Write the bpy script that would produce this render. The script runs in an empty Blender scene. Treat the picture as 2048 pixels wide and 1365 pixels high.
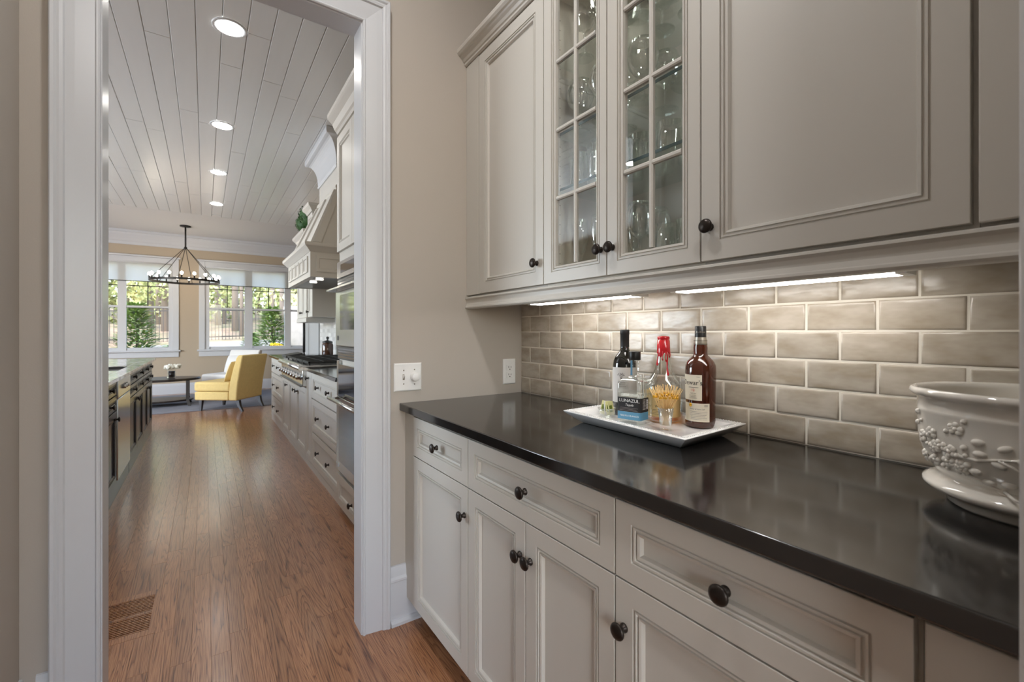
import bpy, bmesh, math, random
from mathutils import Vector, Matrix
random.seed(7)
R = math.radians
S = bpy.context.scene
C = S.collection

# ------------------------------------------------------------------ camera, world, exposure
YAW = 0.6023
CAMZ = 1.2112
cd = bpy.data.cameras.new('camera'); cam = bpy.data.objects.new('camera', cd); C.objects.link(cam)
cam.location = (0, 0, CAMZ); cam.rotation_euler = (math.pi/2, 0, -YAW)
cd.sensor_width = 36; cd.lens = 892.4/2048*36; cd.shift_y = -16.74/2048
cd.clip_start = 0.02; cd.clip_end = 300
cd.dof.use_dof = True; cd.dof.focus_distance = 1.55; cd.dof.aperture_fstop = 5.0
S.camera = cam
S.view_settings.view_transform = 'Standard'; S.view_settings.look = 'None'
S.view_settings.gamma = 1; S.view_settings.use_curve_mapping = False
S.view_settings.exposure = 0.62
S.cycles.max_bounces = 10; S.cycles.diffuse_bounces = 5; S.cycles.glossy_bounces = 4
S.cycles.transmission_bounces = 8; S.cycles.transparent_max_bounces = 24
S.cycles.caustics_reflective = False; S.cycles.caustics_refractive = False
S.cycles.sample_clamp_indirect = 6
S.cycles.use_denoising = True

W = bpy.data.worlds.new('sky'); S.world = W; W.use_nodes = True
wn = W.node_tree.nodes; wl = W.node_tree.links
bgn = wn['Background']
sky = wn.new('ShaderNodeTexSky'); sky.sky_type = 'NISHITA'; sky.sun_disc = False
sky.sun_elevation = R(48); sky.sun_rotation = R(200); sky.air_density = 1.0; sky.dust_density = 2.0
wl.new(sky.outputs[0], bgn.inputs[0]); bgn.inputs[1].default_value = 0.85

def lamp(name, typ, loc, rot, energy, color=(1, 1, 1), **kw):
    l = bpy.data.lights.new(name, typ); l.energy = energy; l.color = color
    for k, v in kw.items(): setattr(l, k, v)
    o = bpy.data.objects.new(name, l); C.objects.link(o); o.location = loc; o.rotation_euler = rot
    return o
lamp('sun', 'SUN', (0, 0, 20), Vector((.62, .16, -.77)).to_track_quat('-Z', 'Y').to_euler(), 4.2, (1, .95, .88), angle=R(1))
# daylight entering through the windows of the kitchen (portals only guide the sky's light)
for nm, x0, x1, y, z0, z1, rz in (('portal', -2.1, -.5, 11.25, .85, 2.6, 0), ('portal', 0, 2.4, 11.25, .85, 2.6, 0)):
    o = lamp(nm, 'AREA', ((x0+x1)/2, y, (z0+z1)/2), (R(-90), 0, 0), 1, shape='RECTANGLE', size=x1-x0, size_y=z1-z0)
    o.data.cycles.is_portal = True
DAY = (.82, .91, 1.0)
WARM = (1.0, .9, .78)
NEUT = (1.0, .95, .88)
# fill lamps added outside made-up windows behind the camera and far left
lamp('dining_fill', 'AREA', (-.9, -4.45, 1.6), (R(90), 0, 0), 24, (.70, .85, 1.0), shape='RECTANGLE', size=3.4, size_y=2.0)
lamp('side_fill', 'AREA', (-4.75, 6.2, 1.7), (R(90), 0, R(-90)), 190, DAY, shape='RECTANGLE', size=4.0, size_y=1.9)

# ------------------------------------------------------------------ materials
MATS = {}
def nodes(name):
    m = bpy.data.materials.new(name); m.use_nodes = True
    nt = m.node_tree; MATS[name] = m
    return m, nt, nt.nodes, nt.links, nt.nodes['Principled BSDF']
def srgb(r, g, b):
    f = lambda c: (c/255/12.92) if c/255 <= .04045 else ((c/255+.055)/1.055)**2.4
    return (f(r), f(g), f(b), 1)
def mat(name, col, rough=.5, metal=0, spec=.5, noise=0, nscale=6, bump=0, bscale=40, coat=0, emis=None, estr=0, trans=0, stretch=None):
    m, nt, N, L, P = nodes(name)
    P.inputs['Base Color'].default_value = col; P.inputs['Roughness'].default_value = rough
    P.inputs['Metallic'].default_value = metal; P.inputs['Specular IOR Level'].default_value = spec
    P.inputs['Coat Weight'].default_value = coat; P.inputs['Coat Roughness'].default_value = .08
    P.inputs['Transmission Weight'].default_value = trans
    if emis: P.inputs['Emission Color'].default_value = emis; P.inputs['Emission Strength'].default_value = estr
    if noise or bump:
        tc = N.new('ShaderNodeTexCoord'); mp = N.new('ShaderNodeMapping')
        L.new(tc.outputs['Object'], mp.inputs[0])
        if stretch: mp.inputs['Scale'].default_value = stretch
    if noise:
        n = N.new('ShaderNodeTexNoise'); n.inputs['Scale'].default_value = nscale; n.inputs['Detail'].default_value = 4
        L.new(mp.outputs[0], n.inputs['Vector'])
        mx = N.new('ShaderNodeMix'); mx.data_type = 'RGBA'
        mx.inputs[6].default_value = tuple(c*(1-noise) for c in col[:3])+(1,)
        mx.inputs[7].default_value = tuple(min(1, c*(1+noise)) for c in col[:3])+(1,)
        L.new(n.outputs[0], mx.inputs[0]); L.new(mx.outputs[2], P.inputs['Base Color'])
    if bump:
        n2 = N.new('ShaderNodeTexNoise'); n2.inputs['Scale'].default_value = bscale; n2.inputs['Detail'].default_value = 3
        L.new(mp.outputs[0], n2.inputs['Vector'])
        b = N.new('ShaderNodeBump'); b.inputs['Strength'].default_value = bump; b.inputs['Distance'].default_value = .002
        L.new(n2.outputs[0], b.inputs['Height']); L.new(b.outputs[0], P.inputs['Normal'])
    return m
def thin_glass(name, tint=(1, 1, 1), refl=.06, edge=.55, rough=.0):
    m, nt, N, L, P = nodes(name); N.remove(P)
    out = N['Material Output']
    t = N.new('ShaderNodeBsdfTransparent'); t.inputs[0].default_value = tuple(tint)+(1,)
    g = N.new('ShaderNodeBsdfGlossy'); g.inputs['Roughness'].default_value = rough; g.inputs[0].default_value = (.95, .97, .96, 1)
    lw = N.new('ShaderNodeLayerWeight'); lw.inputs[0].default_value = .35
    mr = N.new('ShaderNodeMapRange'); mr.inputs[3].default_value = refl; mr.inputs[4].default_value = edge
    L.new(lw.outputs['Facing'], mr.inputs[0])
    mx = N.new('ShaderNodeMixShader'); L.new(mr.outputs[0], mx.inputs[0]); L.new(t.outputs[0], mx.inputs[1]); L.new(g.outputs[0], mx.inputs[2])
    L.new(mx.outputs[0], out.inputs[0])
    return m

cab = mat('cabinet_paint', srgb(197, 193, 185), .38, bump=.03, bscale=120)
wallp = mat('wall_paint', srgb(181, 173, 163), .75, bump=.08, bscale=260)
kwall = mat('kitchen_wall_paint', srgb(178, 163, 142), .75, bump=.08, bscale=260)
white = mat('trim_white', srgb(199, 201, 204), .3, bump=.02, bscale=90)
greywall = mat('kitchen_grey_paint', srgb(165, 166, 166), .6)
ceilw = mat('ceiling_white', srgb(208, 210, 210), .28, noise=.04, nscale=3, bump=.06, bscale=30, stretch=(6, .6, 1))
flatw = mat('ceiling_plain', srgb(212, 213, 213), .7)
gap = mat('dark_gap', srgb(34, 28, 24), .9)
grout = mat('grout', srgb(226, 219, 206), .85, bump=.1, bscale=300)
bronze = mat('knob_bronze', srgb(52, 46, 42), .34, .75, noise=.3, nscale=60)
plate = mat('plate_white', srgb(236, 236, 234), .32)
slotm = mat('socket_black', srgb(28, 26, 26), .5)
steel = mat('stainless', srgb(190, 190, 188), .24, 1, noise=.06, nscale=4, stretch=(1, 1, 30))
dsteel = mat('dark_steel', srgb(96, 96, 96), .35, 1)
blackg = mat('black_glass', srgb(14, 14, 15), .06, coat=.5)
castiron = mat('cast_iron', srgb(30, 29, 28), .55)
islp = mat('island_paint', srgb(26, 29, 34), .3, coat=.15)
blackw = mat('dark_wood', srgb(38, 30, 27), .3, noise=.25, nscale=8, stretch=(1, 8, 1))
iron = mat('chandelier_iron', srgb(52, 50, 48), .45, .8)
yellow = mat('yellow_fabric', srgb(218, 190, 124), .9, noise=.1, nscale=30, bump=.25, bscale=400)
cushy = mat('pale_yellow_fabric', srgb(226, 205, 150), .9, bump=.2, bscale=400)
whitef = mat('white_fabric', srgb(226, 224, 220), .9, bump=.2, bscale=300)
rug = mat('grey_rug', srgb(128, 128, 134), .95, noise=.2, nscale=5, bump=.3, bscale=200)
bulb = mat('bulb', (1, .9, .75, 1), .4, emis=(1, .86, .66, 1), estr=22)
lens = mat('lamp_lens', (1, 1, 1, 1), .4, emis=(1, .96, .905, 1), estr=36)
lens2 = mat('pantry_lamp_lens', (1, 1, 1, 1), .4, emis=(1, .99, .985, 1), estr=152)
strip = mat('strip_lens', (1, 1, 1, 1), .4, emis=(1, .96, .91, 1), estr=8)
puck = mat('fill_puck_lens', (1, 1, 1, 1), .4, emis=(1, .96, .88, 1), estr=20)  # glow of the fill lamps added inside the glass cabinet
hoodlens = mat('hood_lens', (1, 1, 1, 1), .4, emis=(1, .93, .82, 1), estr=10)
paneg = thin_glass('pane_glass', (.98, .99, .985), .035, .35)
wing = thin_glass('window_glass', (.98, .99, .985), .03, .35)
stemg = thin_glass('stemware_glass', (.985, .99, .985), .05, .9)
shelfg = thin_glass('shelf_glass', (.955, .985, .975), .05, .35)
shelfe = mat('shelf_edge', srgb(44, 70, 70), .35)
clearg = thin_glass('clear_bottle', (.95, .965, .96), .05, .8)
ambg = mat('amber_glass', srgb(84, 34, 16), .05, coat=.8, trans=.4)
wineg = mat('wine_glass_black', srgb(10, 12, 10), .05, coat=.8)
whisk = thin_glass('whisky', (.93, .55, .16), .04, .3)
tequ = thin_glass('spirit', (.97, .98, .97), .03, .4)
redwax = mat('red_wax', srgb(196, 20, 34), .22, coat=.6, bump=.1, bscale=120)
blackcap = mat('cap_black', srgb(20, 20, 21), .35)
capfoil = mat('capsule_black', srgb(30, 29, 30), .5)
silver = mat('silver_band', srgb(165, 158, 146), .35, .8)
paper = mat('label_paper', srgb(228, 220, 202), .7)
paperw = mat('label_white', srgb(226, 222, 218), .7)
parch = mat('label_parchment', srgb(224, 192, 134), .75)
labk = mat('label_black', srgb(26, 24, 26), .55)
labb = mat('label_blue', srgb(84, 140, 172), .55)
inkb = mat('ink_black', srgb(28, 26, 26), .6)
inkr = mat('ink_red', srgb(196, 60, 40), .6)
inkg = mat('ink_grey', srgb(120, 112, 112), .6)
inkw = mat('ink_white', srgb(236, 236, 234), .6)
gold = mat('gold_bead', srgb(214, 160, 40), .25, .7)
bamboo = mat('bamboo', srgb(226, 190, 130), .6)
packm = mat('packet', srgb(212, 208, 150), .45)
packg = mat('packet_green', srgb(110, 126, 40), .5)
ceram = mat('glazed_ceramic', srgb(232, 228, 220), .1, coat=.7)
trayc = mat('tray_ceramic', srgb(234, 234, 234), .18, coat=.5)
jarb = mat('brown_jar', srgb(74, 48, 34), .12, coat=.6)
boxw = mat('topiary_leaf', srgb(44, 84, 32), .6)
bark = mat('bark', srgb(132, 122, 112), .95, noise=.4, nscale=5, bump=.6, bscale=30, stretch=(1, 1, .25))
leafl = mat('leaf_spring', srgb(186, 188, 128), .6)
leafg = mat('leaf_green', srgb(110, 140, 76), .7)
leafd = mat('leaf_evergreen', srgb(142, 166, 100), .7)
leaff = mat('leaf_forest', srgb(142, 150, 98), .8)
flow = mat('yellow_flower', srgb(240, 210, 40), .6)
petal = mat('white_petal', srgb(240, 238, 226), .7)
fencem = mat('fence_black', srgb(40, 38, 36), .5)
stonew = mat('white_stone', srgb(214, 210, 204), .85, noise=.25, nscale=7, bump=.8, bscale=12)
shade = mat('roller_shade', srgb(226, 228, 226), .85)
shade.node_tree.nodes['Principled BSDF'].inputs['Transmission Weight'].default_value = 0
for m_ in (leafl, leafg, leafd, leaff):
    m_.node_tree.nodes['Principled BSDF'].inputs['Subsurface Weight'].default_value = 0

def shade_mat():
    # woven roller shade: lets some daylight through
    m, nt, N, L, P = nodes('woven_shade')
    out = N['Material Output']
    P.inputs['Base Color'].default_value = srgb(222, 224, 222); P.inputs['Roughness'].default_value = .9
    tr = N.new('ShaderNodeBsdfTranslucent'); tr.inputs[0].default_value = srgb(228, 230, 228)
    mx = N.new('ShaderNodeMixShader'); mx.inputs[0].default_value = .45
    L.new(P.outputs[0], mx.inputs[1]); L.new(tr.outputs[0], mx.inputs[2]); L.new(mx.outputs[0], out.inputs[0])
    return m
shade = shade_mat()

def stone_mat():
    m, nt, N, L, P = nodes('black_stone')
    tc = N.new('ShaderNodeTexCoord')
    n = N.new('ShaderNodeTexNoise'); n.inputs['Scale'].default_value = 5; n.inputs['Detail'].default_value = 8; n.inputs['Roughness'].default_value = .7
    L.new(tc.outputs['Object'], n.inputs['Vector'])
    cr = N.new('ShaderNodeValToRGB'); cr.color_ramp.elements[0].color = srgb(21, 20, 20); cr.color_ramp.elements[1].color = srgb(36, 34, 33)
    cr.color_ramp.elements[0].position = .35; cr.color_ramp.elements[1].position = .75
    L.new(n.outputs[0], cr.inputs[0]); L.new(cr.outputs[0], P.inputs['Base Color'])
    mr = N.new('ShaderNodeMapRange'); mr.inputs[3].default_value = .07; mr.inputs[4].default_value = .17
    L.new(n.outputs[0], mr.inputs[0]); L.new(mr.outputs[0], P.inputs['Roughness'])
    P.inputs['Specular IOR Level'].default_value = 1.0
    return m
stone = stone_mat()

def granite_mat():
    m, nt, N, L, P = nodes('pale_granite')
    tc = N.new('ShaderNodeTexCoord')
    n = N.new('ShaderNodeTexNoise'); n.inputs['Scale'].default_value = 9; n.inputs['Detail'].default_value = 8
    L.new(tc.outputs['Object'], n.inputs['Vector'])
    cr = N.new('ShaderNodeValToRGB'); cr.color_ramp.elements[0].color = srgb(168, 166, 164); cr.color_ramp.elements[1].color = srgb(230, 229, 226)
    cr.color_ramp.elements[0].position = .35; cr.color_ramp.elements[1].position = .6
    L.new(n.outputs[0], cr.inputs[0]); L.new(cr.outputs[0], P.inputs['Base Color'])
    P.inputs['Roughness'].default_value = .12
    return m
granite = granite_mat()

def tile_mat():
    m, nt, N, L, P = nodes('glazed_tile')
    tc = N.new('ShaderNodeTexCoord'); oi = N.new('ShaderNodeObjectInfo')
    off = N.new('ShaderNodeVectorMath'); off.operation = 'SCALE'
    cv = N.new('ShaderNodeCombineXYZ'); L.new(oi.outputs['Random'], cv.inputs[0]); L.new(oi.outputs['Random'], cv.inputs[1])
    L.new(cv.outputs[0], off.inputs[0]); off.inputs['Scale'].default_value = 37
    ad = N.new('ShaderNodeVectorMath'); ad.operation = 'ADD'; L.new(tc.outputs['Object'], ad.inputs[0]); L.new(off.outputs[0], ad.inputs[1])
    mp = N.new('ShaderNodeMapping'); mp.inputs['Scale'].default_value = (1, .45, 1); L.new(ad.outputs[0], mp.inputs[0])
    n = N.new('ShaderNodeTexNoise'); n.inputs['Scale'].default_value = 26; n.inputs['Detail'].default_value = 3; L.new(mp.outputs[0], n.inputs['Vector'])
    cr = N.new('ShaderNodeValToRGB'); e = cr.color_ramp.elements
    e[0].color = srgb(162, 149, 131); e[0].position = .28; e[1].color = srgb(188, 178, 164); e[1].position = .62
    L.new(n.outputs[0], cr.inputs[0])
    hs = N.new('ShaderNodeHueSaturation'); L.new(cr.outputs[0], hs.inputs['Color'])
    mr = N.new('ShaderNodeMapRange'); mr.inputs[3].default_value = .88; mr.inputs[4].default_value = 1.07
    L.new(oi.outputs['Random'], mr.inputs[0]); L.new(mr.outputs[0], hs.inputs['Value']); L.new(hs.outputs[0], P.inputs['Base Color'])
    P.inputs['Roughness'].default_value = .22; P.inputs['Coat Weight'].default_value = .0
    n2 = N.new('ShaderNodeTexNoise'); n2.inputs['Scale'].default_value = 32; n2.inputs['Detail'].default_value = 2; L.new(mp.outputs[0], n2.inputs['Vector'])
    b = N.new('ShaderNodeBump'); b.inputs['Strength'].default_value = .5; b.inputs['Distance'].default_value = .004
    L.new(n2.outputs[0], b.inputs['Height']); L.new(b.outputs[0], P.inputs['Normal']); L.new(b.outputs[0], P.inputs['Coat Normal'])
    return m
tilem = tile_mat()

def wood_mat(name, planks=False):
    m, nt, N, L, P = nodes(name)
    tc = N.new('ShaderNodeTexCoord'); oi = N.new('ShaderNodeObjectInfo')
    rnd = oi.outputs['Random']
    if planks:   # far floor: the strips are too narrow to build
        br = N.new('ShaderNodeTexBrick'); br.inputs['Scale'].default_value = 1
        br.inputs['Brick Width'].default_value = 1.1; br.inputs['Row Height'].default_value = .0622; br.inputs['Mortar Size'].default_value = .001
        br.inputs['Color1'].default_value = (0, 0, 0, 1); br.inputs['Color2'].default_value = (1, 1, 1, 1); br.inputs['Mortar'].default_value = (0, 0, 0, 1)
        rt = N.new('ShaderNodeMapping'); rt.inputs['Rotation'].default_value = (0, 0, R(90)); L.new(tc.outputs['Object'], rt.inputs[0]); L.new(rt.outputs[0], br.inputs['Vector'])
        rnd = br.outputs['Color']
    cv = N.new('ShaderNodeCombineXYZ'); L.new(rnd, cv.inputs[0]); L.new(rnd, cv.inputs[1])
    off = N.new('ShaderNodeVectorMath'); off.operation = 'SCALE'; off.inputs['Scale'].default_value = 53; L.new(cv.outputs[0], off.inputs[0])
    ad = N.new('ShaderNodeVectorMath'); ad.operation = 'ADD'; L.new(tc.outputs['Object'], ad.inputs[0]); L.new(off.outputs[0], ad.inputs[1])
    mp = N.new('ShaderNodeMapping'); mp.inputs['Scale'].default_value = (1, .052, 1); L.new(ad.outputs[0], mp.inputs[0])
    n = N.new('ShaderNodeTexNoise'); n.inputs['Detail'].default_value = 2.2; n.inputs['Roughness'].default_value = .42; n.inputs['Distortion'].default_value = .35
    L.new(mp.outputs[0], n.inputs['Vector'])
    ml = N.new('ShaderNodeMath'); ml.operation = 'MULTIPLY'; ml.inputs[1].default_value = 30; L.new(n.outputs[0], ml.inputs[0])
    fr = N.new('ShaderNodeMath'); fr.operation = 'FRACT'; L.new(ml.outputs[0], fr.inputs[0])
    sc = N.new('ShaderNodeMapRange'); sc.inputs[3].default_value = 8; sc.inputs[4].default_value = 17; L.new(rnd, sc.inputs[0]); L.new(sc.outputs[0], n.inputs['Scale'])
    ring = N.new('ShaderNodeValToRGB'); e = ring.color_ramp.elements
    e[0].position = 0; e[0].color = (.42, .42, .42, 1); e[1].position = 1; e[1].color = (.05, .05, .05, 1)
    for p_, v_ in ((.12, .95), (.55, 1.0), (.82, .5)):
        q = e.new(p_); q.color = (v_, v_, v_, 1)
    L.new(fr.outputs[0], ring.inputs[0])
    mp2 = N.new('ShaderNodeMapping'); mp2.inputs['Scale'].default_value = (1, .03, 1); L.new(ad.outputs[0], mp2.inputs[0])
    f = N.new('ShaderNodeTexNoise'); f.inputs['Scale'].default_value = 240; f.inputs['Detail'].default_value = 3; L.new(mp2.outputs[0], f.inputs['Vector'])
    mxv = N.new('ShaderNodeMix'); mxv.data_type = 'FLOAT'; mxv.inputs[0].default_value = .45
    fm_ = N.new('ShaderNodeMapRange'); fm_.inputs[1].default_value = .36; fm_.inputs[2].default_value = .62; L.new(f.outputs[0], fm_.inputs[0])
    L.new(ring.outputs[0], mxv.inputs[2]); L.new(fm_.outputs[0], mxv.inputs[3])
    cr = N.new('ShaderNodeValToRGB'); e = cr.color_ramp.elements
    e[0].color = srgb(76, 47, 30); e[0].position = .05; e[1].color = srgb(170, 122, 86); e[1].position = .9
    q = e.new(.5); q.color = srgb(142, 94, 64)
    L.new(mxv.outputs[0], cr.inputs[0])
    hs = N.new('ShaderNodeHueSaturation'); L.new(cr.outputs[0], hs.inputs['Color'])
    mr = N.new('ShaderNodeMapRange'); mr.inputs[3].default_value = .86; mr.inputs[4].default_value = 1.12
    L.new(rnd, mr.inputs[0]); L.new(mr.outputs[0], hs.inputs['Value']); L.new(hs.outputs[0], P.inputs['Base Color'])
    P.inputs['Roughness'].default_value = .28
    P.inputs['Coat Weight'].default_value = .6; P.inputs['Coat Roughness'].default_value = .18
    b = N.new('ShaderNodeBump'); b.inputs['Strength'].default_value = .12; b.inputs['Distance'].default_value = .001
    L.new(mxv.outputs[0], b.inputs['Height']); L.new(b.outputs[0], P.inputs['Normal'])
    return m
oak = wood_mat('oak_plank'); oakfar = wood_mat('oak_floor_far', True)

def brick_mat():
    m, nt, N, L, P = nodes('white_brick')
    tc = N.new('ShaderNodeTexCoord'); sx = N.new('ShaderNodeSeparateXYZ'); cx = N.new('ShaderNodeCombineXYZ')
    L.new(tc.outputs['Object'], sx.inputs[0]); L.new(sx.outputs[1], cx.inputs[0]); L.new(sx.outputs[2], cx.inputs[1])
    br = N.new('ShaderNodeTexBrick'); br.inputs['Scale'].default_value = 1; br.inputs['Brick Width'].default_value = .15; br.inputs['Row Height'].default_value = .055; br.inputs['Mortar Size'].default_value = .005
    br.inputs['Color1'].default_value = srgb(226, 224, 220); br.inputs['Color2'].default_value = srgb(176, 174, 172); br.inputs['Mortar'].default_value = srgb(196, 194, 190)
    L.new(cx.outputs[0], br.inputs['Vector']); L.new(br.outputs[0], P.inputs['Base Color']); P.inputs['Roughness'].default_value = .3
    return m
brickm = brick_mat()

def ground_mat():
    m, nt, N, L, P = nodes('woodland_ground')
    tc = N.new('ShaderNodeTexCoord')
    n = N.new('ShaderNodeTexNoise'); n.inputs['Scale'].default_value = .45; n.inputs['Detail'].default_value = 9; n.inputs['Roughness'].default_value = .7
    L.new(tc.outputs['Object'], n.inputs['Vector'])
    cr = N.new('ShaderNodeValToRGB'); e = cr.color_ramp.elements
    e[0].color = srgb(92, 98, 66); e[0].position = .35; e[1].color = srgb(142, 120, 102); e[1].position = .62
    L.new(n.outputs[0], cr.inputs[0]); L.new(cr.outputs[0], P.inputs['Base Color']); P.inputs['Roughness'].default_value = .95
    return m
groundm = ground_mat()
gravel = mat('gravel_drive', srgb(112, 110, 110), .95, noise=.3, nscale=3)

# ------------------------------------------------------------------ builders
ORG = {}
class M:
    def __init__(s): s.v = []; s.f = []; s.sm = []
    def add(s, vs, fs, smooth=False):
        b = len(s.v); s.v += [tuple(p) for p in vs]; s.f += [tuple(i+b for i in f) for f in fs]; s.sm += [smooth]*len(fs); return s
    def box(s, x0, x1, y0, y1, z0, z1):
        if x0 > x1: x0, x1 = x1, x0
        if y0 > y1: y0, y1 = y1, y0
        if z0 > z1: z0, z1 = z1, z0
        return s.add([(x0, y0, z0), (x1, y0, z0), (x1, y1, z0), (x0, y1, z0), (x0, y0, z1), (x1, y0, z1), (x1, y1, z1), (x0, y1, z1)],
                     [(3, 2, 1, 0), (4, 5, 6, 7), (0, 1, 5, 4), (1, 2, 6, 5), (2, 3, 7, 6), (3, 0, 4, 7)])
    def loops(s, L, close=True, cap0=False, cap1=False, smooth=False):
        n = len(L[0]); vs = [p for l in L for p in l]; fs = []
        for i in range(len(L)-1):
            for j in range(n if close else n-1):
                k = (j+1) % n; fs.append((i*n+j, i*n+k, (i+1)*n+k, (i+1)*n+j))
        b = len(s.v); s.add(vs, fs, smooth)
        if cap0: s.f.append(tuple(b+i for i in range(n))[::-1]); s.sm.append(False)
        if cap1: s.f.append(tuple(b+(len(L)-1)*n+i for i in range(n))); s.sm.append(False)
        return s
    def extrude(s, prof, p0, p1, fn):
        # closed profile [(a,b)], extruded from p0 to p1; fn(a,b,p)->xyz
        return s.loops([[fn(a, b, p) for a, b in prof] for p in (p0, p1)], True, True, True)
    def lathe(s, prof, org=(0, 0, 0), axis='z', seg=20, smooth=True, cap0=False, cap1=False):
        if axis == 'z': mp = lambda x, y, h: (org[0]+x, org[1]+y, org[2]+h)
        elif axis == '-x': mp = lambda x, y, h: (org[0]-h, org[1]+x, org[2]+y)
        elif axis == 'x': mp = lambda x, y, h: (org[0]+h, org[1]+x, org[2]+y)
        elif axis == '-y': mp = lambda x, y, h: (org[0]+x, org[1]-h, org[2]+y)
        return s.loops([[mp(r*math.cos(2*math.pi*k/seg), r*math.sin(2*math.pi*k/seg), h) for k in range(seg)] for r, h in prof], True, cap0, cap1, smooth)
    def tube(s, path, rad, seg=8, caps=True):
        P = [Vector(p) for p in path]; L = []
        for i, p in enumerate(P):
            t = (P[min(i+1, len(P)-1)]-P[max(i-1, 0)]).normalized()
            a = t.orthogonal().normalized() if i == 0 else (a-t*a.dot(t)).normalized()
            b = t.cross(a); r = rad[i] if isinstance(rad, (list, tuple)) else rad
            L.append([tuple(p+a*r*math.cos(2*math.pi*k/seg)+b*r*math.sin(2*math.pi*k/seg)) for k in range(seg)])
        return s.loops(L, True, caps, caps, True)
    def sphere(s, c, rx, ry=None, rz=None, seg=12, rings=8):
        ry = ry or rx; rz = rz or rx
        prof = [(max(1e-4, math.sin(math.pi*i/rings)), -math.cos(math.pi*i/rings)) for i in range(rings+1)]
        return s.loops([[(c[0]+rx*r*math.cos(2*math.pi*k/seg), c[1]+ry*r*math.sin(2*math.pi*k/seg), c[2]+rz*h) for k in range(seg)] for r, h in prof], True, False, False, True)
    def obj(s, name, m, parent=None, bevel=0, seg=2, subsurf=0, local=False, recalc=True):
        me = bpy.data.meshes.new(name)
        off = (0, 0, 0)
        if parent is not None and not local: off = ORG[parent.name]
        vs = s.v if off == (0, 0, 0) else [(x-off[0], y-off[1], z-off[2]) for x, y, z in s.v]
        me.from_pydata(vs, [], s.f)
        if any(s.sm): me.polygons.foreach_set('use_smooth', s.sm)
        if recalc:
            bm = bmesh.new(); bm.from_mesh(me); bmesh.ops.recalc_face_normals(bm, faces=bm.faces); bm.to_mesh(me); bm.free()
        me.materials.append(m); me.update()
        o = bpy.data.objects.new(name, me); C.objects.link(o)
        if parent is not None: o.parent = parent
        ORG[o.name] = off if parent is not None else (0, 0, 0)
        if bevel:
            b = o.modifiers.new('bevel', 'BEVEL'); b.width = bevel; b.segments = seg; b.limit_method = 'ANGLE'; b.angle_limit = R(40)
            if seg > 1:
                for p in me.polygons: p.use_smooth = True
                b.harden_normals = False
                me.set_sharp_from_angle(angle=R(50)) if hasattr(me, 'set_sharp_from_angle') else None
        if subsurf:
            b = o.modifiers.new('subdivision', 'SUBSURF'); b.levels = subsurf; b.render_levels = subsurf
            for p in me.polygons: p.use_smooth = True
        return o

def tag(o, label, cat=None, group=None, kind=None):
    o['label'] = label
    if cat: o['category'] = cat
    if group: o['group'] = group
    if kind: o['kind'] = kind
    return o
def thing(name, label, cat, loc=(0, 0, 0), rz=0, group=None):
    o = bpy.data.objects.new(name, None); C.objects.link(o); o.location = loc; o.rotation_euler = (0, 0, rz)
    o.empty_display_size = .05
    ORG[o.name] = tuple(loc)
    return tag(o, label, cat, group)
def struct(o, label=None):
    o['kind'] = 'structure'
    if label: o['label'] = label
    return o
def copy_tree(o, loc=None, rz=None, parent=None, label=None, group=None):
    c = o.copy(); C.objects.link(c); c.parent = parent
    ORG[c.name] = ORG.get(o.name, (0, 0, 0))
    if loc is not None: c.location = loc
    if rz is not None: c.rotation_euler = (0, 0, rz)
    if label: c['label'] = label
    if group: c['group'] = group
    for ch in o.children: copy_tree(ch, parent=c)
    return c
def bx(name, m, parent, x0, x1, y0, y1, z0, z1, bevel=0, seg=2):
    return M().box(x0, x1, y0, y1, z0, z1).obj(name, m, parent, bevel, seg)
def rect(mapf, u0, u1, v0, v1, prof):
    return [[mapf(u0+i, v0+i, w), mapf(u1-i, v0+i, w), mapf(u1-i, v1-i, w), mapf(u0+i, v1-i, w)] for i, w in prof]
def minusx(xf): return lambda u, v, w: (xf+w, u, v)
def plusx(xf): return lambda u, v, w: (xf-w, u, v)
def minusy(yf): return lambda u, v, w: (u, yf+w, v)
MOLD = [(0, 0), (.0006, .0045), (.0034, .0045), (.0044, .0012), (.0078, .0012), (.0090, .0062), (.0120, .0062), (.0132, .0026), (.0185, .0040), (.0215, .0125)]
def front(name, parent, mapf, u0, u1, v0, v1, m, inset=.045, th=.02, knob=None, kscale=1.0, kmat=None, g=.0019):
    u0 += g; u1 -= g; v0 += g; v1 -= g
    prof = [(0, th), (0, .0008), (.0008, 0)]+[(inset+a, b) for a, b in MOLD]
    o = M().loops(rect(mapf, u0, u1, v0, v1, prof), True, True, True).obj(name, m, parent)
    for kk in ([knob] if knob and not isinstance(knob, list) else (knob or [])):
        knobat(o, mapf, kk[0], kk[1], kscale, kmat)
    return o
def knobat(parent, mapf, u, v, s=1.0, kmat=None, w0=0):
    p = mapf(u, v, w0); ax = '-x' if mapf(u, v, 1)[0] > p[0] else ('x' if mapf(u, v, 1)[0] < p[0] else '-y')
    pr = [(.0005, .0), (.0095, .0), (.0095, .003), (.0062, .006), (.0058, .013), (.0085, .0165), (.0165, .019), (.0172, .0215), (.0155, .0245), (.010, .0272), (.0004, .0282)]
    return M().lathe([(r*s, h*s) for r, h in pr], p, ax, 20).obj('knob', kmat or bronze, parent)

# ------------------------------------------------------------------ main dimensions (metres)
YD = 1.814            # pantry face of the wall with the cased opening
YK = 1.912            # kitchen face of it
XW = 1.309            # tiled wall
XL = -.43             # wall left of the opening
OX0, OX1, OZ = -.256, .514, 2.452
YN = -.075            # end wall of the pantry run
CEIL = 3.14; YB = 11.03; XK = 1.40

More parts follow.
